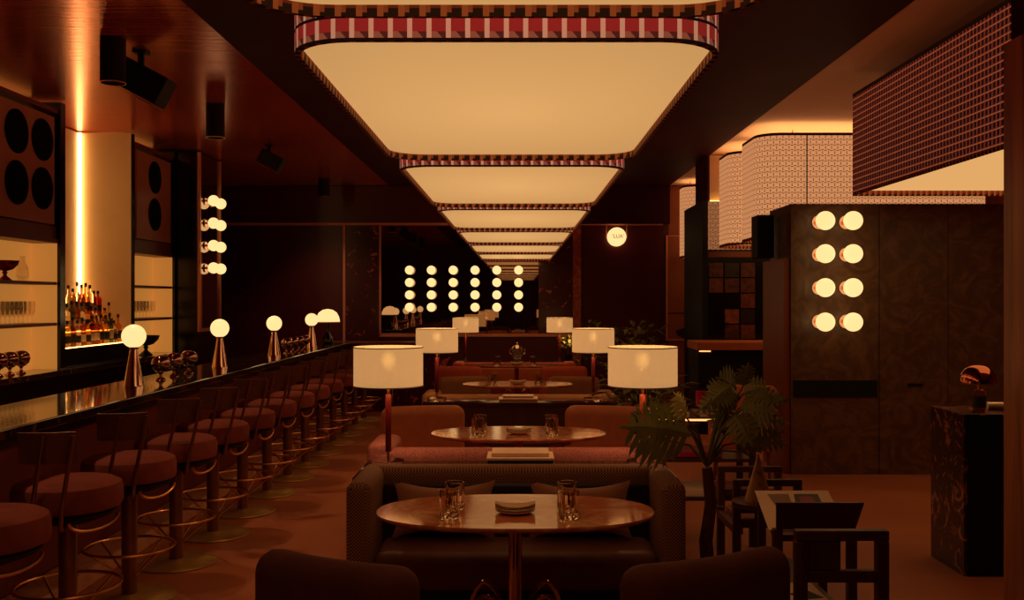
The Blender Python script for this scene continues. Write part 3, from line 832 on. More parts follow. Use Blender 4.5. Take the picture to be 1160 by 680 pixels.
B().bounds((X(914, 10.2) - 3.765 - .006, -.504, .03), (X(914, 10.2) - 3.765 + .006, -.5005, 1.08)).obj('seam', 'ink', big, False)
lantern('pale latticed silk lantern directly behind the larger one', 2.50, 11.42, 4.4, 12.3, 2.25, 3.36)
lantern('small distant latticed silk lantern hanging beyond the dark column', 2.56, 14.95, 3.3, 15.6, 2.26, 3.38, r=.22)

# tower cabinet with art tiles and the lanterns' reflection painted on its upper front
t = thing('tower_cabinet', 'dark tower cabinet with square picture tiles below a painted glowing reflection of the lanterns', 'cabinet', (0, 0, 0))
YT = 12.34
B().bounds((2.405, YT, 0), (3.3, 12.485, Z(228, YT))).obj('body', 'black_gloss', t, False)
B().bounds((2.335, 12.3, 0), (2.402, 13.65, Z(228, YT))).obj('side', 'black_matt', t, False)
fz = B(); fz.strip([(2.41, YT - .008), (3.25, YT - .008)], Z(283, YT), Z(228.5, YT), False); fz.obj('lantern_reflection', 'lantern_reflect', t, False)
B().bounds((2.46, 12.44, Z(228, YT) + .001), (3.2, 12.47, Z(228, YT) + .02)).obj('uplight', 'up_yellow', t, False)
fz = B(); fz.bounds((2.41, YT - .02, Z(291.5, YT)), (3.25, YT - .002, Z(285, YT))); fz.obj('reflection_band', 'brown_panel', t, False)
tiles = {(0, 0): 1, (0, 2): 1, (1, 0): 2, (1, 1): 1, (1, 2): 1, (2, 2): 2, (3, 1): 3, (3, 2): 0, (4, 1): 1, (4, 2): 2, (0, 1): 0}
M['tile0'] = plain('dark picture tile', (42, 26, 22), .35, var=.5, scale=14)
M['tile1'] = plain('brown picture tile', (88, 44, 32), .35, var=.6, scale=16)
M['tile2'] = plain('rust picture tile', (112, 56, 38), .35, var=.5, scale=18)
M['tile3'] = plain('ochre picture tile', (135, 72, 44), .35, var=.5, scale=16)
for (r_, c), k in tiles.items():
    x0 = 803 + c * 18; y0 = 298 + r_ * 17.5
    B().bounds((X(x0, YT), YT - .012, Z(y0 + 16, YT)), (X(x0 + 16, YT), YT - .001, Z(y0, YT))).obj('picture_tile', 'tile%d' % k, t, False)
t = thing('service_counter', 'dark counter with a lit copper brown edge in front of the tower cabinet', 'counter', (0, 0, 0))
YS = 11.5
B().bounds((X(790, YS), YS, Z(397, YS)), (3.4, YS + .7, Z(388, YS)), .006).obj('top', 'orange_leather', t, False)
B().bounds((X(792, YS), YS + .06, 0), (3.4, YS + .7, Z(397, YS))).obj('body', 'black_matt', t, False)
B().bounds((X(793, YS), YS + .045, Z(399, YS)), (X(806, YS), YS + .055, Z(397.6, YS))).obj('under_light', 'soft_led', t, False)
t = thing('framed_picture', 'large brown framed picture with a dark curve on the far right wall', 'picture', (0, YB, 0))
B().bounds((X(756, YB), -.03, Z(384, YB)), (X(800, YB), -.004, Z(268, YB))).obj('canvas', 'plaster_brown', t, False)
fb = B(); fb.bounds((X(754, YB), -.05, Z(386, YB)), (X(756, YB), -.003, Z(267, YB))); fb.bounds((X(756, YB), -.05, Z(386, YB)), (X(800, YB), -.003, Z(384, YB))); fb.bounds((X(756, YB), -.05, Z(268, YB)), (X(800, YB), -.003, Z(267, YB)))
fb.obj('frame', 'brass_trim', t, False)
fb = B(); fb.bounds((X(756, YB), -.036, Z(355.6, YB)), (X(800, YB), -.0302, Z(354.4, YB)))
fb.obj('painted_line', 'ink', t, False)
pts = [(765, 375), (770, 373), (776, 371), (780, 366), (783, 358), (800, 345), (800, 384), (775, 384), (767, 380)]
bb = B(); a = [bb.bm.verts.new((X(x, YB), -.038, Z(y, YB))) for x, y in pts]; c_ = [bb.bm.verts.new((X(x, YB), -.0302, Z(y, YB))) for x, y in pts]
bb.bm.faces.new(a)
for i in range(len(pts)): bb.bm.faces.new((a[i], c_[i], c_[(i + 1) % len(pts)], a[(i + 1) % len(pts)]))
bb.obj('painted_curve', 'ink', t, False)

# round lit sign hanging from the header
YG = YB - .075
t = thing('round_lit_sign', 'round glowing sign hung from the header on the wine red wall', 'sign', (X(698.5, YG), YG, Z(268.5, YG)))
B().cyl((0, .05, 0), (0, -.05, 0), .152, seg=40).obj('light_drum', 'globe_glow', t)
hz = TZ - Z(268.5, YG)
fb = B()
for s in (-1, 1): fb.cyl((s * .165, 0, -.02), (s * .165, 0, hz), .006, seg=8); fb.cyl((s * .165, 0, 0), (s * .150, 0, 0), .006, seg=8)
fb.cyl((-.17, 0, hz - .006), (.17, 0, hz - .006), .006, seg=8)
fb.obj('bracket', 'brass_trim', t)
cu = bpy.data.curves.new('lettering', 'FONT'); cu.body = "'LUA'"; cu.size = .085; cu.align_x = 'CENTER'; cu.extrude = .002
to = bpy.data.objects.new('tmp', cu); COL.objects.link(to)
bpy.context.view_layer.update()
me = bpy.data.meshes.new_from_object(to.evaluated_get(bpy.context.evaluated_depsgraph_get()))
bpy.data.objects.remove(to)
me.materials.clear(); me.materials.append(plain('sign lettering', (150, 110, 70), .6))
o = bpy.data.objects.new('lettering', me); COL.objects.link(o); o.parent = t; o.location = (.02, -.054, -.02); o.rotation_euler = (R(90), 0, 0)

# ------------------------------------------------------------------ ceiling spots and speakers over the bar
def spot(label, x, y, h=.32):
    t = thing('cylinder_downlight', label, 'downlight', (x, y, CZ + .012), 0, 'black cylinder downlights over the bar')
    B().lathe([(.087, 0), (.088, -.004), (.088, -h), (.083, -h), (.078, -h + .02), (0, -h + .02)], seg=32, cap=False).obj('housing', 'black_matt', t)
    B().lathe([(.083, -h - .001), (.0885, -h - .001), (.0885, -h + .006)], seg=32, cap=False).obj('rim', 'brass', t)
    lamp_light('SPOT', (0, 0, -h + .015), SPOT_W, t, .07, spot_size=R(110), spot_blend=1.0)
spot('nearest black cylinder downlight, beside the tilted speaker', -2.9, 6.95)
spot('middle black cylinder downlight, in the glowing patch of ceiling', -2.9, 9.3)
spot('farthest black cylinder downlight, over the end of the bar', -3.0, 15.0, .28)
spot('added black cylinder downlight above the nearest stools, out of view overhead', -2.9, 4.6)  # unseen lamp added to light the nearest stools
spot('added black cylinder downlight above the near end of the bar, out of view overhead', -2.9, 2.3)  # also added out of view, lights the near end of the bar
def tilt_speaker(label, x, y, sc=1.0, rz=0):
    t = thing('tilted_speaker', label, 'speaker', (x, y, CZ + .012), rz, 'tilted speakers over the bar')
    B().bounds((-.05 * sc, -.05, -.02), (.05 * sc, .05, -.001)).obj('ceiling_plate', 'black_matt', t, False)
    br = B(); br.bounds((-.02, -.015, -.12), (.02, .015, -.02)); br.obj('bracket', 'black_matt', t, False)
    B().box((.03 * sc, -.0, -.24 * sc), (.36 * sc, .22 * sc, .22 * sc), .01, (0, R(28), 0)).obj('box', 'black_matt', t, False)
    B().box((-.03 * sc, -.0, -.347 * sc), (.34 * sc, .20 * sc, .006 * sc), .0, (0, R(28), 0)).obj('front_edge', 'bronze_dark', t, False)
tilt_speaker('tilted black speaker hanging beside the nearest cylinder downlight', X(160, 7.3), 7.3)
tilt_speaker('small distant tilted speaker on the dark ceiling near the light panels', X(305, 11.7), 11.7, .8)

# ------------------------------------------------------------------ seating and tables
def soft_box(b, x0, y0, z0, x1, y1, z1, bev, bend=0.0):
    n0 = set(b.bm.verts)
    b.box(((x0 + x1) / 2, (y0 + y1) / 2, (z0 + z1) / 2), (x1 - x0, y1 - y0, z1 - z0), bev, None, 4)
    if bend:
        # cut across so the slab can curve
        new = [v for v in b.bm.verts if v not in n0]
        for k in range(1, 12):
            x = x0 + (x1 - x0) * k / 12
            g = [e for e in {e for v in new if v.is_valid for e in v.link_edges}] + [f for f in {f for v in new if v.is_valid for f in v.link_faces}] + [v for v in new if v.is_valid]
            r = bmesh.ops.bisect_plane(b.bm, geom=g, plane_co=(x, 0, 0), plane_no=(1, 0, 0))
            new = [v for v in b.bm.verts if v not in n0]
        xc = (x0 + x1) / 2
        for v in new: v.co.y += bend * (v.co.x - xc) ** 2
    return b

def sofa(label, xc, wd, y_back, face, top, mats, depth=.5, name='sofa', arm_w=.12, arm_z=None, seat_z=.44, group=None):
    """origin under the middle of the back; the seat lies towards local +Y"""
    outer, inner, seat = mats
    t = thing(name, label, 'sofa', (xc, y_back, 0), 0 if face > 0 else PI, group)
    h = wd / 2; az = arm_z or top
    soft_box(B(), -h + .02, -.075, .06, h - .02, .075, top, .05).obj('backrest', outer, t)
    for s in (-1, 1):
        a, c = sorted((s * h, s * (h - arm_w)))
        soft_box(B(), a, -.07, .06, c, depth, az, .045).obj('armrest', outer, t)
    soft_box(B(), -h + arm_w + .003, .077, .30, h - arm_w - .003, .12, top - .075, .018).obj('inner_back', inner, t)
    soft_box(B(), -h + arm_w + .003, .122, .26, h - arm_w - .003, depth - .01, seat_z, .05).obj('seat_cushion', seat, t)
    B().bounds((-h + .08, -.04, .06), (h - .08, depth - .06, .26)).obj('base_frame', 'black_matt', t, False)
    for sx in (-1, 1):
        for y in (.0, depth - .08): B().cyl((sx * (h - .09), y, 0), (sx * (h - .09), y, .07), .02, seg=12).obj('leg', 'bronze_dark', t)
    return t
S1 = sofa('brown and black tweed sofa with dark leather seat behind the front table', -.01, 1.56, 4.92, -1, .765, ('tweed', 'inner_dark', 'brown_leather'), .50)
sofa('pink flecked boucle bench backing onto the nearest console', -.02, 1.72, 5.68, 1, .735, ('pink_boucle', 'red_velvet', 'red_velvet'), .36, 'bench_sofa', .16, .77)
sofa('olive brown velvet bench backing onto the middle console', .01, 1.84, 9.20, 1, .705, ('olive_velvet', 'olive_velvet', 'brown_leather'), .40, 'bench_sofa', .16, .72)
sofa('rust red bench facing the farthest table, in front of the last console', -.06, 1.72, 13.84, -1, .71, ('red_velvet', 'orange_leather', 'red_velvet'), .46, 'bench_sofa', .16, .73)

def pillow(label, loc, wd, ht, tilt, rz=0):
    b = B(); n = 12
    def pt(i, j, s):
        u = -1 + 2 * i / n; v = -1 + 2 * j / n
        px = u * (1 - .12 * (1 - v * v)); pz = v * (1 - .30 * (1 - u * u))
        th = .06 * (max(0, (1 - u ** 2)) ** .5) * (max(0, (1 - v ** 2)) ** .5)
        return (px * wd / 2, s * th, pz * ht / 2)
    for s in (-1, 1):
        g = [[b.bm.verts.new(pt(i, j, s)) for j in range(n + 1)] for i in range(n + 1)]
        for i in range(n):
            for j in range(n): b.bm.faces.new((g[i][j], g[i + 1][j], g[i + 1][j + 1], g[i][j + 1]))
    o = b.obj('throw_pillow', 'pillow')
    o.location = loc; o.rotation_euler = (tilt, 0, rz)
    return tag(o, label, 'pillow', 'pillows on the tweed sofa')
pillow('dusty pink pillow on the left half of the tweed sofa', (-.36, 4.70, .588), .50, .28, R(-14), 0)
pillow('dusty pink pillow on the right half of the tweed sofa', (.30, 4.70, .588), .50, .28, R(-14), 0)

def club_chair(label, loc, rz, mats, wd=.56, top=.85, group=None):
    """faces local +Y"""
    outer, seat = mats
    t = thing('club_chair', label, 'armchair', loc, rz, group); h = wd / 2
    soft_box(B(), -h, -.28, .24, h, -.13, top, .068, .5).obj('backrest', outer, t)
    soft_box(B(), -h + .03, -.125, .27, h - .03, .26, .45, .05).obj('seat', seat, t)
    for sx in (-1, 1):
        for sy in (-1, 1):
            B().cyl((sx * (h - .07), .06 + sy * .15, 0), (sx * (h - .09), .06 + sy * .13, .28), .014, .02, 12).obj('leg', 'bronze_dark', t)
    return t
club_chair('dark brown velvet chair with rounded back, cut off at the bottom edge, left one', (-.485, 3.12, 0), R(-26), ('dark_velvet', 'dark_velvet'), .57, .815)
club_chair('dark brown velvet chair with rounded back, cut off at the bottom edge, right one', (.505, 3.12, 0), R(27), ('dark_velvet', 'dark_velvet'), .60, .82)
club_chair('tan orange leather chair behind the second table, left one', (-.67, 7.02, 0), R(180 + 12), ('orange_leather', 'orange_leather'), .62, .815)
club_chair('tan orange leather chair behind the second table, right one', (.62, 7.02, 0), R(180 - 12), ('orange_leather', 'orange_leather'), .62, .815)
club_chair('olive brown chair on the far left side of the third table', (-.58, 10.85, 0), R(180 + 10), ('olive_velvet', 'brown_leather'), .60, .73)
club_chair('olive brown chair on the far right side of the third table', (.60, 10.85, 0), R(180 - 10), ('olive_velvet', 'brown_leather'), .60, .73)
club_chair('rust red chair before the farthest table, left one', (-.74, 12.35, 0), R(-4), ('red_velvet', 'red_velvet'), .60, .77)
club_chair('rust red chair before the farthest table, right one', (.56, 12.35, 0), R(4), ('red_velvet', 'red_velvet'), .60, .77)
club_chair('tan orange lounge chair half hidden by the leafy plant, left of the bronze cabinet', (2.02, 8.75, 0), R(180 - 14), ('orange_leather', 'orange_leather'), .62, .82)

def oval(a, b, n=64, e=2.25):
    pts = []
    for i in range(n):
        th = 2 * PI * i / n; c, s_ = math.cos(th), math.sin(th)
        pts.append((a * math.copysign(abs(c) ** (2 / e), c), b * math.copysign(abs(s_) ** (2 / e), s_)))
    return pts
def table(label, x, y):
    t = thing('dining_table', label, 'table', (x, y, 0), 0, 'oval marble tables down the middle')
    b = B()
    prof = [(0, .73), (.0, .722), (-.006, .716), (-.03, .704)]
    rings = []
    for (off, z) in prof: rings.append([b.bm.verts.new((px * (1 + off / .57), py * (1 + off / .328), z)) for px, py in oval(.572, .33)])
    b.bm.faces.new(rings[0]); n = len(rings[0])
    for r0, r1 in zip(rings, rings[1:]):
        for i in range(n): b.bm.faces.new((r0[i], r1[i], r1[(i + 1) % n], r0[(i + 1) % n]))
    b.bm.faces.new(rings[-1][::-1])
    b.obj('tabletop', 'table_marble', t)
    B().cyl((0, 0, .10), (0, 0, .704), .028, seg=20).obj('pedestal', 'chrome', t)
    B().lathe([(.06, .69), (.12, .698), (.12, .7035)], seg=24).obj('collar', 'bronze_dark', t)
    for k in range(4):
        a = PI / 4 + k * PI / 2; c, s_ = math.cos(a) * 1.25, math.sin(a)
        B().tube(smooth_path([(c * .02, s_ * .02, .22), (c * .06, s_ * .06, .33), (c * .12, s_ * .12, .395), (c * .17, s_ * .16, .39), (c * .22, s_ * .2, .28), (c * .26, s_ * .24, .01)]), .009, 8).obj('leg', 'chrome', t)
    return t
T = [(-.012, 4.02), (.003, 6.37), (-.005, 10.1), (-.02, 13.05)]
tl = ['oval rosy marble table in front of the tweed sofa, nearest of the four', 'oval rosy marble table before the two tan orange chairs', 'third oval marble table from the camera, past the middle console', 'farthest oval marble table, below the glass urn']
for i, (x, y) in enumerate(T):
    if i == 0: tb = table(tl[0], x, y)
    else: dup(tb, (x, y, 0), 0, tl[i])
B_brace = None
t2 = [o for o in COL.objects if o.get('label') == tl[1]][0]
for s in (-1, 1):
    br = B().tube([(s * .34, -.05, .672), (s * .12, -.05, .612), (s * .025, -.02, .60)], .012, 8).obj('brace', 'brass', t2)

# tumblers, plates and napkins on the tables
def rocks(label, loc, group):
    t = thing('rocks_glass', label, 'glass', loc, 0, group)
    h, r = .112, .040
    b = B(); seg = 18
    b.lathe([(r * .92, 0), (r * .97, .004), (r, .02), (r, h), (r - .003, h + .001), (r - .004, h), (r - .005, .026), (0, .018)], seg=28)
    o = b.obj('body', 'glass', t)
    rb_ = B()
    for k in range(9):
        a = 2 * PI * k / 9
        rb_.cyl((r * .985 * math.cos(a), r * .985 * math.sin(a), .012), (r * 1.0 * math.cos(a), r * 1.0 * math.sin(a), .066), .0045, .002, 6)
    rb_.obj('cut_ribs', 'glass', t)
    return t
tn = ['nearest table', 'second table', 'third table', 'farthest table']
GL = [(-.262, -.15, 'left', 'front'), (-.252, .02, 'left', 'back'), (.215, -.15, 'right', 'front'), (.215, .02, 'right', 'back')]
g = None
for i, (x, y) in enumerate(T):
    for (dx, dy, sd, fb_) in GL:
        lab = 'cut glass tumbler on the %s, %s one of the %s pair' % (tn[i], fb_, sd)
        loc = (x + dx, y + dy, .7305)
        if g is None: g = rocks(lab, loc, 'cut glass tumblers on the marble tables')
        else: dup(g, loc, 0, lab)
def plate_stack(label, loc):
    t = thing('side_plate', label, 'plate', loc, 0, 'plates with folded napkins')
    B().lathe([(.045, 0), (.05, .002), (.078, .010), (.082, .015), (.08, .016), (.05, .006), (0, .005)], seg=40, cap=False).obj('plate', 'porcelain', t)
    b = B()
    b.lathe([(.045, .0065), (.076, .018), (.081, .0235), (.079, .0245), (.05, .0125), (0, .0115)], seg=40, cap=False); b.obj('upper_plate', 'porcelain', t)
    return t
def napkin(label, loc):
    b = B(); n = 14
    for layer in range(2):
        z0 = .0 + .007 * layer
        g_ = []
        for i in range(n + 1):
            u = -1 + 2 * i / n; row = []
            for j in range(7):
                v = -1 + 2 * j / 6
                wv = .05 * (1 - .55 * abs(u) ** 2)
                row.append((u * .082, v * wv, z0 + .012 * abs(u) ** 2.2 + .006 * (1 - v * v) + (.004 if layer else 0)))
            g_.append(row)
        for s in (0, 1):
            vv = [[b.bm.verts.new((p[0], p[1], p[2] + s * .004)) for p in row] for row in g_]
            for i in range(n):
                for j in range(6): b.bm.faces.new((vv[i][j], vv[i + 1][j], vv[i + 1][j + 1], vv[i][j + 1]))
    o = b.obj('folded_napkin', 'napkin'); o.location = loc
    return tag(o, label, 'napkin', 'folded napkins on plates')
ps = nk = None
for i, (x, y) in enumerate(T):
    l1_, l2_ = 'small stacked cream plates at the centre of the %s' % tn[i], 'folded cream napkin resting on the plates of the %s' % tn[i]
    if ps is None: ps = plate_stack(l1_, (x, y - .05, .7305)); nk = napkin(l2_, (x, y - .05, .7455))
    else:
        dup(ps, (x, y - .05, .7305), 0, l1_); dup(nk, (x, y - .05, .7455), 0, l2_)

# consoles, lamps, menus
def console(label, x0, x1, y0, y1, z=.68):
    t = thing('console', label, 'console', ((x0 + x1) / 2, (y0 + y1) / 2, 0), 0, 'dark consoles between the seats')
    hx, hy = (x1 - x0) / 2, (y1 - y0) / 2
    B().bounds((-hx, -hy, z - .03), (hx, hy, z), .006).obj('top', 'console_top', t)
    B().bounds((-hx + .04, -hy + .03, .05), (hx - .04, hy - .03, z - .03)).obj('body', 'dark_wood', t, False)
    B().bounds((-hx + .07, -hy + .05, 0), (hx - .07, hy - .05, .05)).obj('plinth', 'black_matt', t, False)
console('dark console with rosy top behind the tweed sofa, nearest one', -.86, .83, 5.03, 5.56)
console('dark console with rosy top behind the tan orange chairs, middle one', -.86, .90, 8.72, 9.08)
console('dark console with rosy top below the mirror, farthest one', -.92, .80, 14.02, 14.5)
def table_lamp(label, loc, red, bulb_w=1.0):
    t = thing('table_lamp', label, 'lamp', loc, 0, 'drum shaded lamps on the consoles')
    B().lathe([(.088, 0), (.09, .003), (.09, .026), (.087, .029)], seg=32).obj('glass_base', 'glass', t)
    B().cyl((0, 0, .0295), (0, 0, .078), .008, seg=12).obj('lower_stem', 'brass', t)
    B().lathe([(.016, .078), (.0165, .08), (.0165, .39), (.013, .395)], seg=20).obj('stem', red, t)
    B().cyl((0, 0, .395), (0, 0, .53), .008, seg=12).obj('upper_stem', 'brass', t)
    r, z0, z1 = .192, .44, .66
    B().lathe([(r, z0), (r, z1), (r - .003, z1), (r - .003, z0), (r, z0)], seg=64, cap=False).obj('shade', 'shade', t)
    B().lathe([(r + .0008, z0), (r + .0008, z0 + .006)], seg=64, cap=False).obj('lower_hem', 'linen_trim', t)
    B().lathe([(r + .0008, z1 - .006), (r + .0008, z1)], seg=64, cap=False).obj('upper_hem', 'linen_trim', t)
    sp = B()
    for k in range(3):
        a = 2 * PI * k / 3 + .5; sp.cyl((0, 0, z1 - .03), ((r - .004) * math.cos(a), (r - .004) * math.sin(a), z1 - .012), .002, seg=6)
    sp.obj('spider', 'brass', t)
    B().sphere((0, 0, .585), .055, 24, (1, 1, 1.1)).obj('bulb', 'frosted', t)
    lamp_light('POINT', (0, 0, .50), LAMP_W, t, .02)
    B().tube([(.02, 0, .48), (.022, 0, .40), (.022, .0, .35)], .0015, 6).obj('pull_chain', 'brass', t)
    return t
def frosted():
    t = NT('frosted bulb'); b = t.b
    lw = t.node('ShaderNodeLayerWeight', i_Blend=0.5)
    f = t.node('ShaderNodeMath', operation='SUBTRACT'); f.inputs[0].default_value = 1.0; t.link(lw.outputs['Facing'], f.inputs[1])
    p = t.node('ShaderNodeMath', operation='POWER'); p.inputs[1].default_value = 3.2; t.link(f.outputs[0], p.inputs[0])
    k = t.node('ShaderNodeMath', operation='MULTIPLY'); k.inputs[1].default_value = 13.0; t.link(p.outputs[0], k.inputs[0])
    b.inputs['Base Color'].default_value = (.5, .35, .2, 1)
    b.inputs['Emission Color'].default_value = lin((255, 205, 120)); t.link(k.outputs[0], b.inputs['Emission Strength'])
    return t.m
M['frosted'] = frosted()
M['bulb_glow'] = emis('lamp bulb', (lin((255, 205, 135)), 16.0))
CL = .6805
LAMPS = [(440, 5.40, 'red_enamel', 'drum shade lamp with red stem on the nearest console, left one'), (728, 5.40, 'red_orange_enamel', 'drum shade lamp with orange red stem on the nearest console, right one'),
         (495, 8.86, 'red_enamel', 'drum shade lamp on the middle console, left one'), (672, 8.86, 'red_enamel', 'drum shade lamp on the middle console, right one'),
         (527.5, 14.26, 'red_enamel', 'small looking drum shade lamp on the farthest console, left one'), (634, 14.26, 'red_enamel', 'small looking drum shade lamp on the farthest console, right one')]
tl1 = table_lamp(LAMPS[0][3], (X(440, 5.4), 5.4, CL), 'red_enamel')
tl2 = table_lamp(LAMPS[1][3], (X(728, 5.4), 5.4, CL), 'red_orange_enamel')
for px, Y, m_, lab in LAMPS[2:]: dup(tl1, (X(px, Y), Y, CL), 0, lab)
def book(name, label, loc, sx, sy, h, mat='paper', stripe=None, rz=0, cat='book'):
    t = thing(name, label, cat, loc, rz)
    B().bounds((-sx / 2, -sy / 2, 0), (sx / 2, sy / 2, h), .002).obj('cover', mat, t, False)
    B().bounds((-sx / 2 + .004, -sy / 2 - .0008, h * .15), (sx / 2 - .004, -sy / 2 + .001, h * .85)).obj('page_edge', stripe or 'paper', t, False)
    return t
book('boxed_menu', 'cream boxed menu with a dark printed edge, lower one on the nearest console', (.012, 5.28, CL), .36, .24, .078, 'paper', 'ink')
book('menu', 'cream menu lying on top of the boxed menu on the nearest console', (.012, 5.30, CL + .0785), .31, .20, .02, 'paper')
book('boxed_menu', 'cream boxed menu on the middle console, lower one', (0, 8.80, CL), .35, .22, .035, 'paper', 'ink_tan')
book('menu', 'cream menu on top of the boxed menu on the middle console', (0, 8.82, CL + .0355), .28, .18, .02, 'paper', 'ink_tan')
def tray(label, loc, r=.13):
    t = thing('round_tray', label, 'tray', loc)
    B().lathe([(r * .9, 0), (r, .004), (r, .010), (r - .006, .010), (r - .01, .005), (0, .005)], seg=32, cap=False).obj('dish', 'black_gloss', t)
tray('dark round tray beside the base of the nearest left lamp', (-.70, 5.18, CL), .10)
t = thing('glass_urn', 'lidded glass urn on the farthest console between the two small lamps', 'jar', (X(586, 14.2), 14.2, CL))
B().lathe([(.06, 0), (.065, .01), (.04, .03), (.06, .06), (.095, .15), (.085, .2), (.06, .22), (.055, .215), (.08, .19), (.085, .15), (.05, .065), (0, .05)], seg=24, cap=False).obj('body', 'thin_glass', t)
B().lathe([(.085, .215), (.07, .235), (.03, .26), (.012, .27), (.02, .29), (0, .305)], seg=24).obj('lid', 'pink_chrome', t)
for s in (-1, 1):
    B().tube([(s * .085, 0, .12), (s * .115, 0, .15), (s * .11, 0, .2), (s * .08, 0, .205)], .006, 8).obj('handle', 'pink_chrome', t)

# ------------------------------------------------------------------ right foreground: chairs, magazine stand, rack
def frame_chair(label, px0, px1, Y, py_top, mat='dark_wood', depth=.40, seat=True, panel=False):
    x0, x1, zt = X(px0, Y), X(px1, Y), Z(py_top, Y)
    t = thing('open_frame_chair', label, 'chair', ((x0 + x1) / 2, Y, 0), 0, 'dark wooden open frame chairs')
    h = (x1 - x0) / 2; p = .04
    def bx(n, a, b_, m=mat): return B().bounds(a, b_, .004).obj(n, m, t, False)
    for s in (-1, 1):
        a, c = sorted((s * h, s * (h - p)))
        bx('leg', (a, 0, 0), (c, p, zt - .035)); bx('leg', (a, depth, 0), (c, depth + p, .44))
        bx('side_rail', (a, p + .001, .38), (c, depth - .001, .42))
        bx('armrest', (a, p + .001, zt - .14), (c, depth + p, zt - .10)) if zt > .95 else None
        if zt > .95: bx('arm_post', (a, depth + .002, .441), (c, depth + p - .002, zt - .141))
    bx('top_rail', (-h, 0, zt - .034), (h, p, zt)); bx('mid_rail', (-h + p + .001, .004, zt - .175), (h - p - .001, p - .004, zt - .135))
    if panel: bx('back_panel', (-h + p + .001, .010, zt - .134), (h - .16, p - .010, zt - .035))
    soft_box(B(), -h + p + .002, .045, .40, h - p - .002, depth - .005, .455, .015).obj('seat', 'brown_leather', t)
    return t
frame_chair('dark wooden open frame chair, cut off at the bottom right edge', 902, 1008, 3.25, 602, depth=.38, panel=True)
frame_chair('dark wooden open frame chair just behind the magazine stand', 831, 909, 5.05, 544)
frame_chair('dark wooden open frame chair, farthest of the three, near the plant trunk', 814, 886, 5.75, 529)
# magazine stand
t = thing('magazine_stand', 'dark wooden stand with a raised sloping front, holding an open magazine', 'stand', (1.14, 3.72, 0))
for s in (-1, 1):
    a, c = sorted((s * .16, s * .125))
    B().bounds((a, .0, 0), (c, .035, .72), .003).obj('leg', 'dark_wood', t, False)
    B().bounds((a + .14, .80, 0), (c + .14, .835, .66), .003).obj('leg', 'dark_wood', t, False)
b = B()
q = [(-.15, -.005, .722), (.15, -.005, .722), (.165, -.06, .835), (-.165, -.06, .835)]
qq = [(x, y + .016, z) for x, y, z in q]
b.quad(*q); b.quad(*qq[::-1])
for i in range(4): b.quad(q[i], q[(i + 1) % 4], qq[(i + 1) % 4], qq[i])
b.obj('front_board', 'dark_wood', t, False)
B().prism([(-.15, .04), (.15, .04), (.30, .84), (-.01, .84)], .665, .69).obj('top', 'dark_wood', t, False)
B().bounds((-.125, .05, .38), (.125, .80, .40), .003).obj('shelf', 'dark_wood', t, False)
def flat_quad_obj(name, pts, z0, z1, mat, parent=None):
    return B().prism(pts, z0, z1).obj(name, mat, parent, False)
t = thing('open_magazine', 'large cream magazine lying open on the dark wooden stand', 'magazine', (0, 0, 0))
zt = .6955
A_ = lambda px, py: (X(px, (EYE - zt) * F_PX / (py - VY)), (EYE - zt) * F_PX / (py - VY))
flat_quad_obj('pages', [A_(871, 600), A_(960, 600), A_(938, 556), A_(855, 556)], .6905, .6955, 'paper', t)
flat_quad_obj('printed_block', [A_(886, 583), A_(902, 583), A_(893, 560), A_(869, 560)], .6957, .6962, 'ink_tan', t)
flat_quad_obj('printed_picture', [A_(904, 583), A_(938, 583), A_(926, 560), A_(899, 560)], .6957, .6962, 'ink', t)
flat_quad_obj('printed_figure', [A_(910, 576), A_(928, 576), A_(920, 563), A_(905, 563)], .6963, .6967, 'ink_red', t)
b = book('printed_booklet', 'cream booklet with dark leaf drawing on the lower shelf of the stand', (1.13, 3.95, .4005), .20, .26, .012)
B().prism([(.02, -.1), (.09, -.08), (.05, .02), (-.04, -.03)], .0122, .0128).obj('printed_leaf', 'ink', b, False)
# side table and cone
t = thing('side_table', 'small dark side table under the ochre cone', 'table', (X(859, 4.85), 4.85, 0))
B().lathe([(.13, .57), (.13, .595)], seg=32).obj('top', 'dark_wood', t)
B().cyl((0, 0, .02), (0, 0, .57), .018, seg=16).obj('pole', 'dark_wood', t)
B().lathe([(.12, 0), (.12, .02)], seg=32).obj('base', 'dark_wood', t)
o = B().lathe([(.068, 0), (.068, .004), (.003, .235)], seg=32).obj('cone_ornament', 'cone')
o.location = (X(859, 4.85), 4.85, .5955)
tag(o, 'mottled ochre cone standing among the dark open frame chairs', 'ornament')
# rack with magazines
YR = 6.28
t = thing('magazine_rack', 'dark wooden shelf rack with magazines behind the leafy plant', 'shelf', (X(790, YR), YR, 0))
hw = .36
for s in (-1, 1):
    for y in (0, .36): B().bounds((s * hw - .02, y, 0), (s * hw + .02, y + .04, .83), .003).obj('post', 'dark_wood', t, False)
B().bounds((-hw + .03, -.008, .818), (-hw + .5, -.002, .83)).obj('light_strip', 'soft_led', t, False)
for z in (.30, .55, .815): B().bounds((-hw - .02, -.001, z), (hw + .02, .401, z + .022), .003).obj('shelf', 'dark_wood', t, False)
xr = X(790, YR)
book('magazine', 'cream magazine stack on top of the rack, left of the magenta vase', (xr - .18, YR + .18, .8375), .27, .3, .03)
book('magazine', 'cream magazine with a dark cover on top of the rack, right side', (xr + .16, YR + .18, .8375), .28, .3, .02, 'ink_tan')
M['magenta_ink'] = plain('magenta cover', (175, 30, 62), .5)
book('magazine', 'magenta magazine on the middle shelf of the rack', (xr + .02, YR + .18, .5775), .3, .3, .035, 'magenta_ink', 'magenta_ink')
book('magazine', 'stack of cream magazines on the lowest shelf of the rack', (xr + .03, YR + .18, .3225), .3, .3, .05)
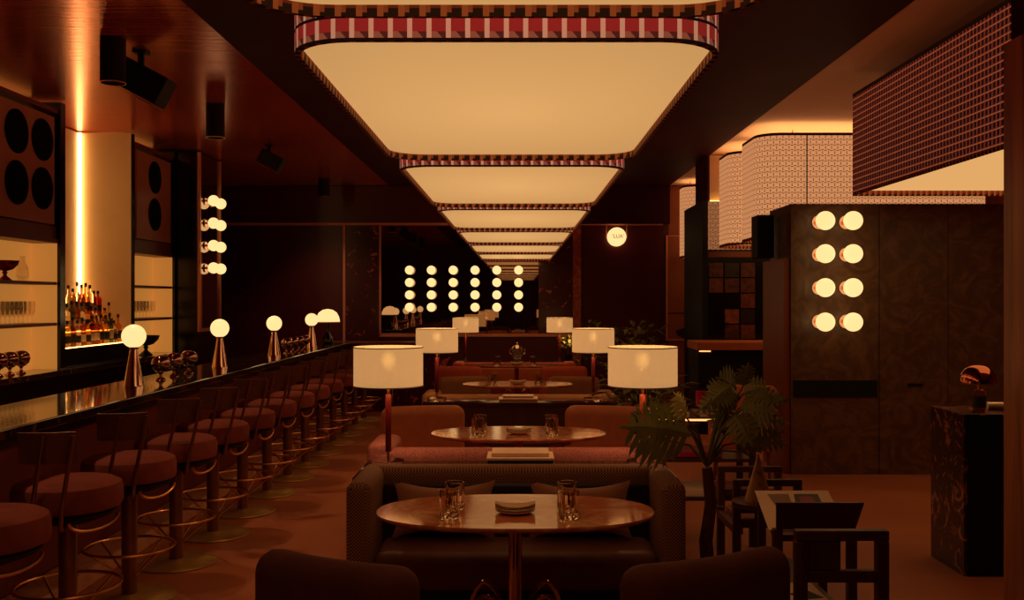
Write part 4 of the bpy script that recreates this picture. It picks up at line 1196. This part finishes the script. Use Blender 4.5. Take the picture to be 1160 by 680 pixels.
t = thing('magenta_vase', 'magenta glass vase on a thin stem on top of the rack', 'vase', (X(795, YR + .08), YR + .08, .838 + .0305 * 0))
B().lathe([(.035, 0), (.035, .004), (.004, .012), (.004, .06)], seg=20).obj('foot', 'glass', t)
B().lathe([(.004, .06), (.038, .066), (.04, .07), (.04, .165), (.035, .165), (.035, .075), (0, .07)], seg=24).obj('cup', 'magenta', t)

# marble plinth at the right with small things
t = thing('marble_plinth', 'tall black and rust marble plinth at the right edge', 'plinth', (0, 0, 0))
B().bounds((2.58, 5.62, 0), (3.3, 6.07, .93)).obj('body', 'counter_marble', t, False)
B().bounds((2.60, 5.612, 0), (3.3, 5.619, .925)).obj('front_panel', 'black_matt', t, False)
B().bounds((2.578, 5.61, .9302), (3.3, 6.072, .94), .002).obj('top', 'counter_marble', t, False)
t = thing('copper_dome_lamp', 'small lamp with polished copper dome shade on the marble plinth', 'lamp', (X(1108, 5.93), 5.93, .9405))
B().lathe([(.05, 0), (.05, .008), (.006, .012)], seg=24).obj('base', 'copper', t)
B().cyl((0, 0, .01), (0, 0, .19), .005, seg=10).obj('stem', 'copper', t)
b = B().lathe([(.105, .155), (.104, .175), (.095, .21), (.075, .24), (.045, .258), (0, .266), (0, .262), (.044, .254), (.073, .236), (.092, .207), (.101, .174), (.102, .155), (.105, .155)], seg=40, cap=False)
b.obj('dome_shade', 'copper', t)
B().sphere((0, 0, .2), .016, 12).obj('bulb', 'bulb_glow', t)
lamp_light('POINT', (0, -.04, .165), .5, t, .01)
B().lathe([(.107, .150), (.1075, .156)], seg=40, cap=False).obj('shade_rim', 'brass', t)
t = thing('soap_bottle', 'dark amber glass bottle below the copper dome lamp', 'bottle', (X(1109.5, 5.78), 5.78, .9405))
B().lathe([(.036, 0), (.038, .004), (.038, .1), (.03, .122), (.012, .13)], seg=24).obj('body', 'liq_amber', t)
B().lathe([(.012, .13), (.012, .15)], seg=16).obj('neck', 'brass', t)
B().lathe([(.0385, .02), (.0385, .085)], seg=24, cap=False).obj('paper_label', 'label_dark', t)
o = B().cyl((0, 0, .022), (.26, 0, .022), .022, seg=20).obj('rolled_towel', 'label_cream'); o.location = (X(1118, 5.85), 5.85, .9405)
tag(o, 'rolled cream towel on the marble plinth beside the amber bottle', 'towel')

# ------------------------------------------------------------------ plants
def lobed_leaf(b, base, tip, normal, wid, lobes=6, droop=.15, fill=.55, lower=1.0):
    """deeply cut leaf along base->tip, built as finger lobes both sides"""
    base, tip = Vector(base), Vector(tip); d = tip - base; L = d.length; d.normalize()
    n = Vector(normal); n = (n - d * n.dot(d)).normalized(); s = d.cross(n).normalized()
    def pos(t, u):
        p = base + d * (t * L) + s * u - n * 0
        p = p + n * (-abs(u) * .35 + .06 * L * math.sin(t * PI)); p.z -= droop * L * t * t
        return p
    mid = [pos(i / 12, 0) for i in range(13)]
    cw = lambda t: wid * fill * (math.sin(PI * min(1, t * .92 + .08)) ** .6) * .42
    th = n * .0015
    for side in (-1, 1):
        k_ = lower if side < 0 else 1.0
        pr = [pos(i / 12, side * cw(i / 12) * k_) for i in range(13)]
        for i in range(12):
            b.quad(mid[i], mid[i + 1], pr[i + 1], pr[i])
        for k in range(lobes):
            t0 = .04 + .86 * k / lobes; t1 = t0 + .86 / lobes * .72
            env = wid * (math.sin(PI * (.18 + .74 * (k + .5) / lobes)) ** .8) * k_
            m0, m1 = pos(t0, side * cw(t0) * k_ * .8), pos(t1, side * cw(t1) * k_ * .8)
            tm = (t0 + t1) / 2 + .22 * env / L
            a0, a1 = pos(t0 + .10 * env / L, side * env * .62), pos(t1 + .14 * env / L, side * env * .62)
            tp = pos(tm, side * env)
            b.quad(m0, m1, a1, a0); b.bm.faces.new([b.bm.verts.new(p) for p in (a0, a1, tp)])
    # tip
    b.bm.faces.new([b.bm.verts.new(p) for p in (pos(.95, cw(.95) + .004), pos(.95, -cw(.95) - .004), pos(1.08, 0))])
def solid(o, th=.002):
    m_ = o.modifiers.new('solid', 'SOLIDIFY'); m_.thickness = th; return o
t = thing('split_leaf_plant', 'large split leaf plant with a bare red brown trunk right of the tweed sofa', 'plant', (X(803, 4.75), 4.75, 0))
org = Vector(t.location)
PL = lambda px, py, dy=0.0: P(px, py, 4.75 + dy) - org
B().lathe([(.10, 0), (.12, .02), (.135, .26), (.125, .26), (.115, .24)], seg=28).obj('pot', 'black_matt', t)
B().lathe([(.0, .235), (.118, .24)], seg=28, cap=False).obj('soil', 'soil', t)
tp = [Vector((0, 0, .24)), Vector((-.015, 0, .42)), Vector((.01, 0, .6)), PL(801, 530)]
B().tube(tp, .03, 12, radii=[.036, .033, .03, .026]).obj('trunk', 'bark', t)
crown = PL(801, 528)
LV = [  # base px, tip px, depth offset, width, mat, normal, lobes, lower
    ((782, 492), (704, 474), -.10, .15, 'leaf', (-.2, -1, .45), 8, 1.25),
    ((778, 474), (764, 440), -.08, .07, 'leaf_bright', (.1, -.7, .9), 5, 1),
    ((760, 500), (722, 478), .12, .13, 'leaf', (-.3, -.8, .7), 6, 1.2),
    ((838, 448), (800, 440), .05, .11, 'leaf', (0, -.8, .7), 6, 1.1),
    ((834, 440), (812, 424), .15, .09, 'leaf', (0, -1, .4), 6, 1),
    ((842, 438), (848, 408), .0, .06, 'leaf', (.3, -1, .2), 5, 1),
    ((842, 446), (872, 436), .1, .09, 'leaf', (.2, -.9, .6), 6, 1),
    ((838, 462), (880, 462), -.05, .10, 'leaf', (.1, -.9, .6), 7, 1.1),
    ((846, 478), (893, 474), .0, .07, 'leaf', (.2, -.9, .6), 6, 1),
    ((838, 512), (888, 482), .05, .06, 'leaf', (.2, -1, .3), 8, 1),
    ((826, 462), (812, 488), .1, .08, 'leaf', (-.2, -1, .2), 5, 1),
    ((832, 470), (852, 500), -.1, .09, 'leaf', (0, -1, .2), 6, 1),
    ((772, 478), (748, 462), .0, .07, 'leaf', (-.2, -.9, .5), 6, 1),
    ((858, 446), (890, 452), .2, .06, 'leaf', (.2, -.9, .5), 5, 1),
    ((850, 470), (896, 444), .1, .045, 'leaf', (.2, -1, .3), 7, 1),
    ((842, 500), (893, 500), .1, .05, 'leaf', (.1, -1, .4), 7, 1),
    ((828, 438), (806, 452), -.05, .08, 'leaf', (-.2, -.9, .6), 6, 1),
    ((822, 446), (790, 462), .1, .06, 'leaf', (-.2, -.9, .6), 6, 1),
    ((764, 470), (733, 462), .15, .05, 'leaf', (-.2, -.9, .6), 7, 1),
]
for (bp, tpx, dy, wd, mt, nm, lb, lw) in LV:
    bs, te = PL(*bp, dy), PL(*tpx, dy - .05)
    b = B(); lobed_leaf(b, bs, te, nm, wd * 1.08, lb, .12, .40, lw); solid(b.obj('leaf', mt, t, False))
    m1 = crown.lerp(bs, .5) + Vector((0, 0, .04)); m1.x = crown.x * .55 + bs.x * .45
    B().tube([crown, m1, bs], .006, 6, radii=[.009, .006, .004]).obj('leaf_stalk', 'stem', t)

def bush(label, x, y, h, r, n, seed, mat='leaf', leaf_l=.14, name='potted_plant', z0=0.0, pot_r=.14):
    t = thing(name, label, 'plant', (x, y, z0)); rr = random.Random(seed)
    ph = min(.3, h * .3)
    B().lathe([(pot_r * .75, 0), (pot_r, ph), (pot_r * .9, ph), (pot_r * .88, ph - .02), (0, ph - .02)], seg=20, cap=False).obj('pot', 'black_matt', t)
    st = B(); lf = B()
    for i in range(n):
        a = rr.uniform(0, 2 * PI); rad = r * rr.uniform(.25, 1) ; hh = ph + (h - ph) * rr.uniform(.35, 1.0)
        p1 = Vector((rad * math.cos(a), rad * math.sin(a), hh))
        if i % 3 == 0: st.tube([Vector((0, 0, ph - .02)), Vector((p1.x * .3, p1.y * .3, hh * .7)), p1], .004, 5)
        d = Vector((math.cos(a) * .8, math.sin(a) * .8, rr.uniform(-.5, .7))).normalized()
        tip = p1 + d * leaf_l * rr.uniform(.7, 1.2); s = d.cross(Vector((0, 0, 1))).normalized() * leaf_l * .22
        md = (p1 + tip) / 2 + Vector((0, 0, .02))
        f = [p1, md + s, tip, md - s]
        lf.bm.faces.new([lf.bm.verts.new(v) for v in (f[0], f[1], f[2])]); lf.bm.faces.new([lf.bm.verts.new(v) for v in (f[0], f[2], f[3])])
    st.obj('stems', 'stem', t); solid(lf.obj('foliage', mat, t, False), .0015)
bush('tall bushy green plant behind the middle right lamp', 1.22, 11.5, 1.22, .24, 110, 5)
bush('bushy plant between the middle and farthest right lamps', 1.06, 14.75, 1.25, .22, 90, 8)
bush('dark leafy plant in front of the wine wall, right of the nearest right lamp', 1.75, 13.9, 1.2, .30, 120, 11, leaf_l=.2)
bush('leafy dark plant low behind the nearest right drum lamp', X(735, 8.0), 8.2, .95, .32, 130, 17, leaf_l=.16)
bush('small pale green plant in a little pot at the right end of the farthest console', .74, 14.4, .36, .10, 40, 21, 'leaf_bright', .09, z0=CL, pot_r=.06)
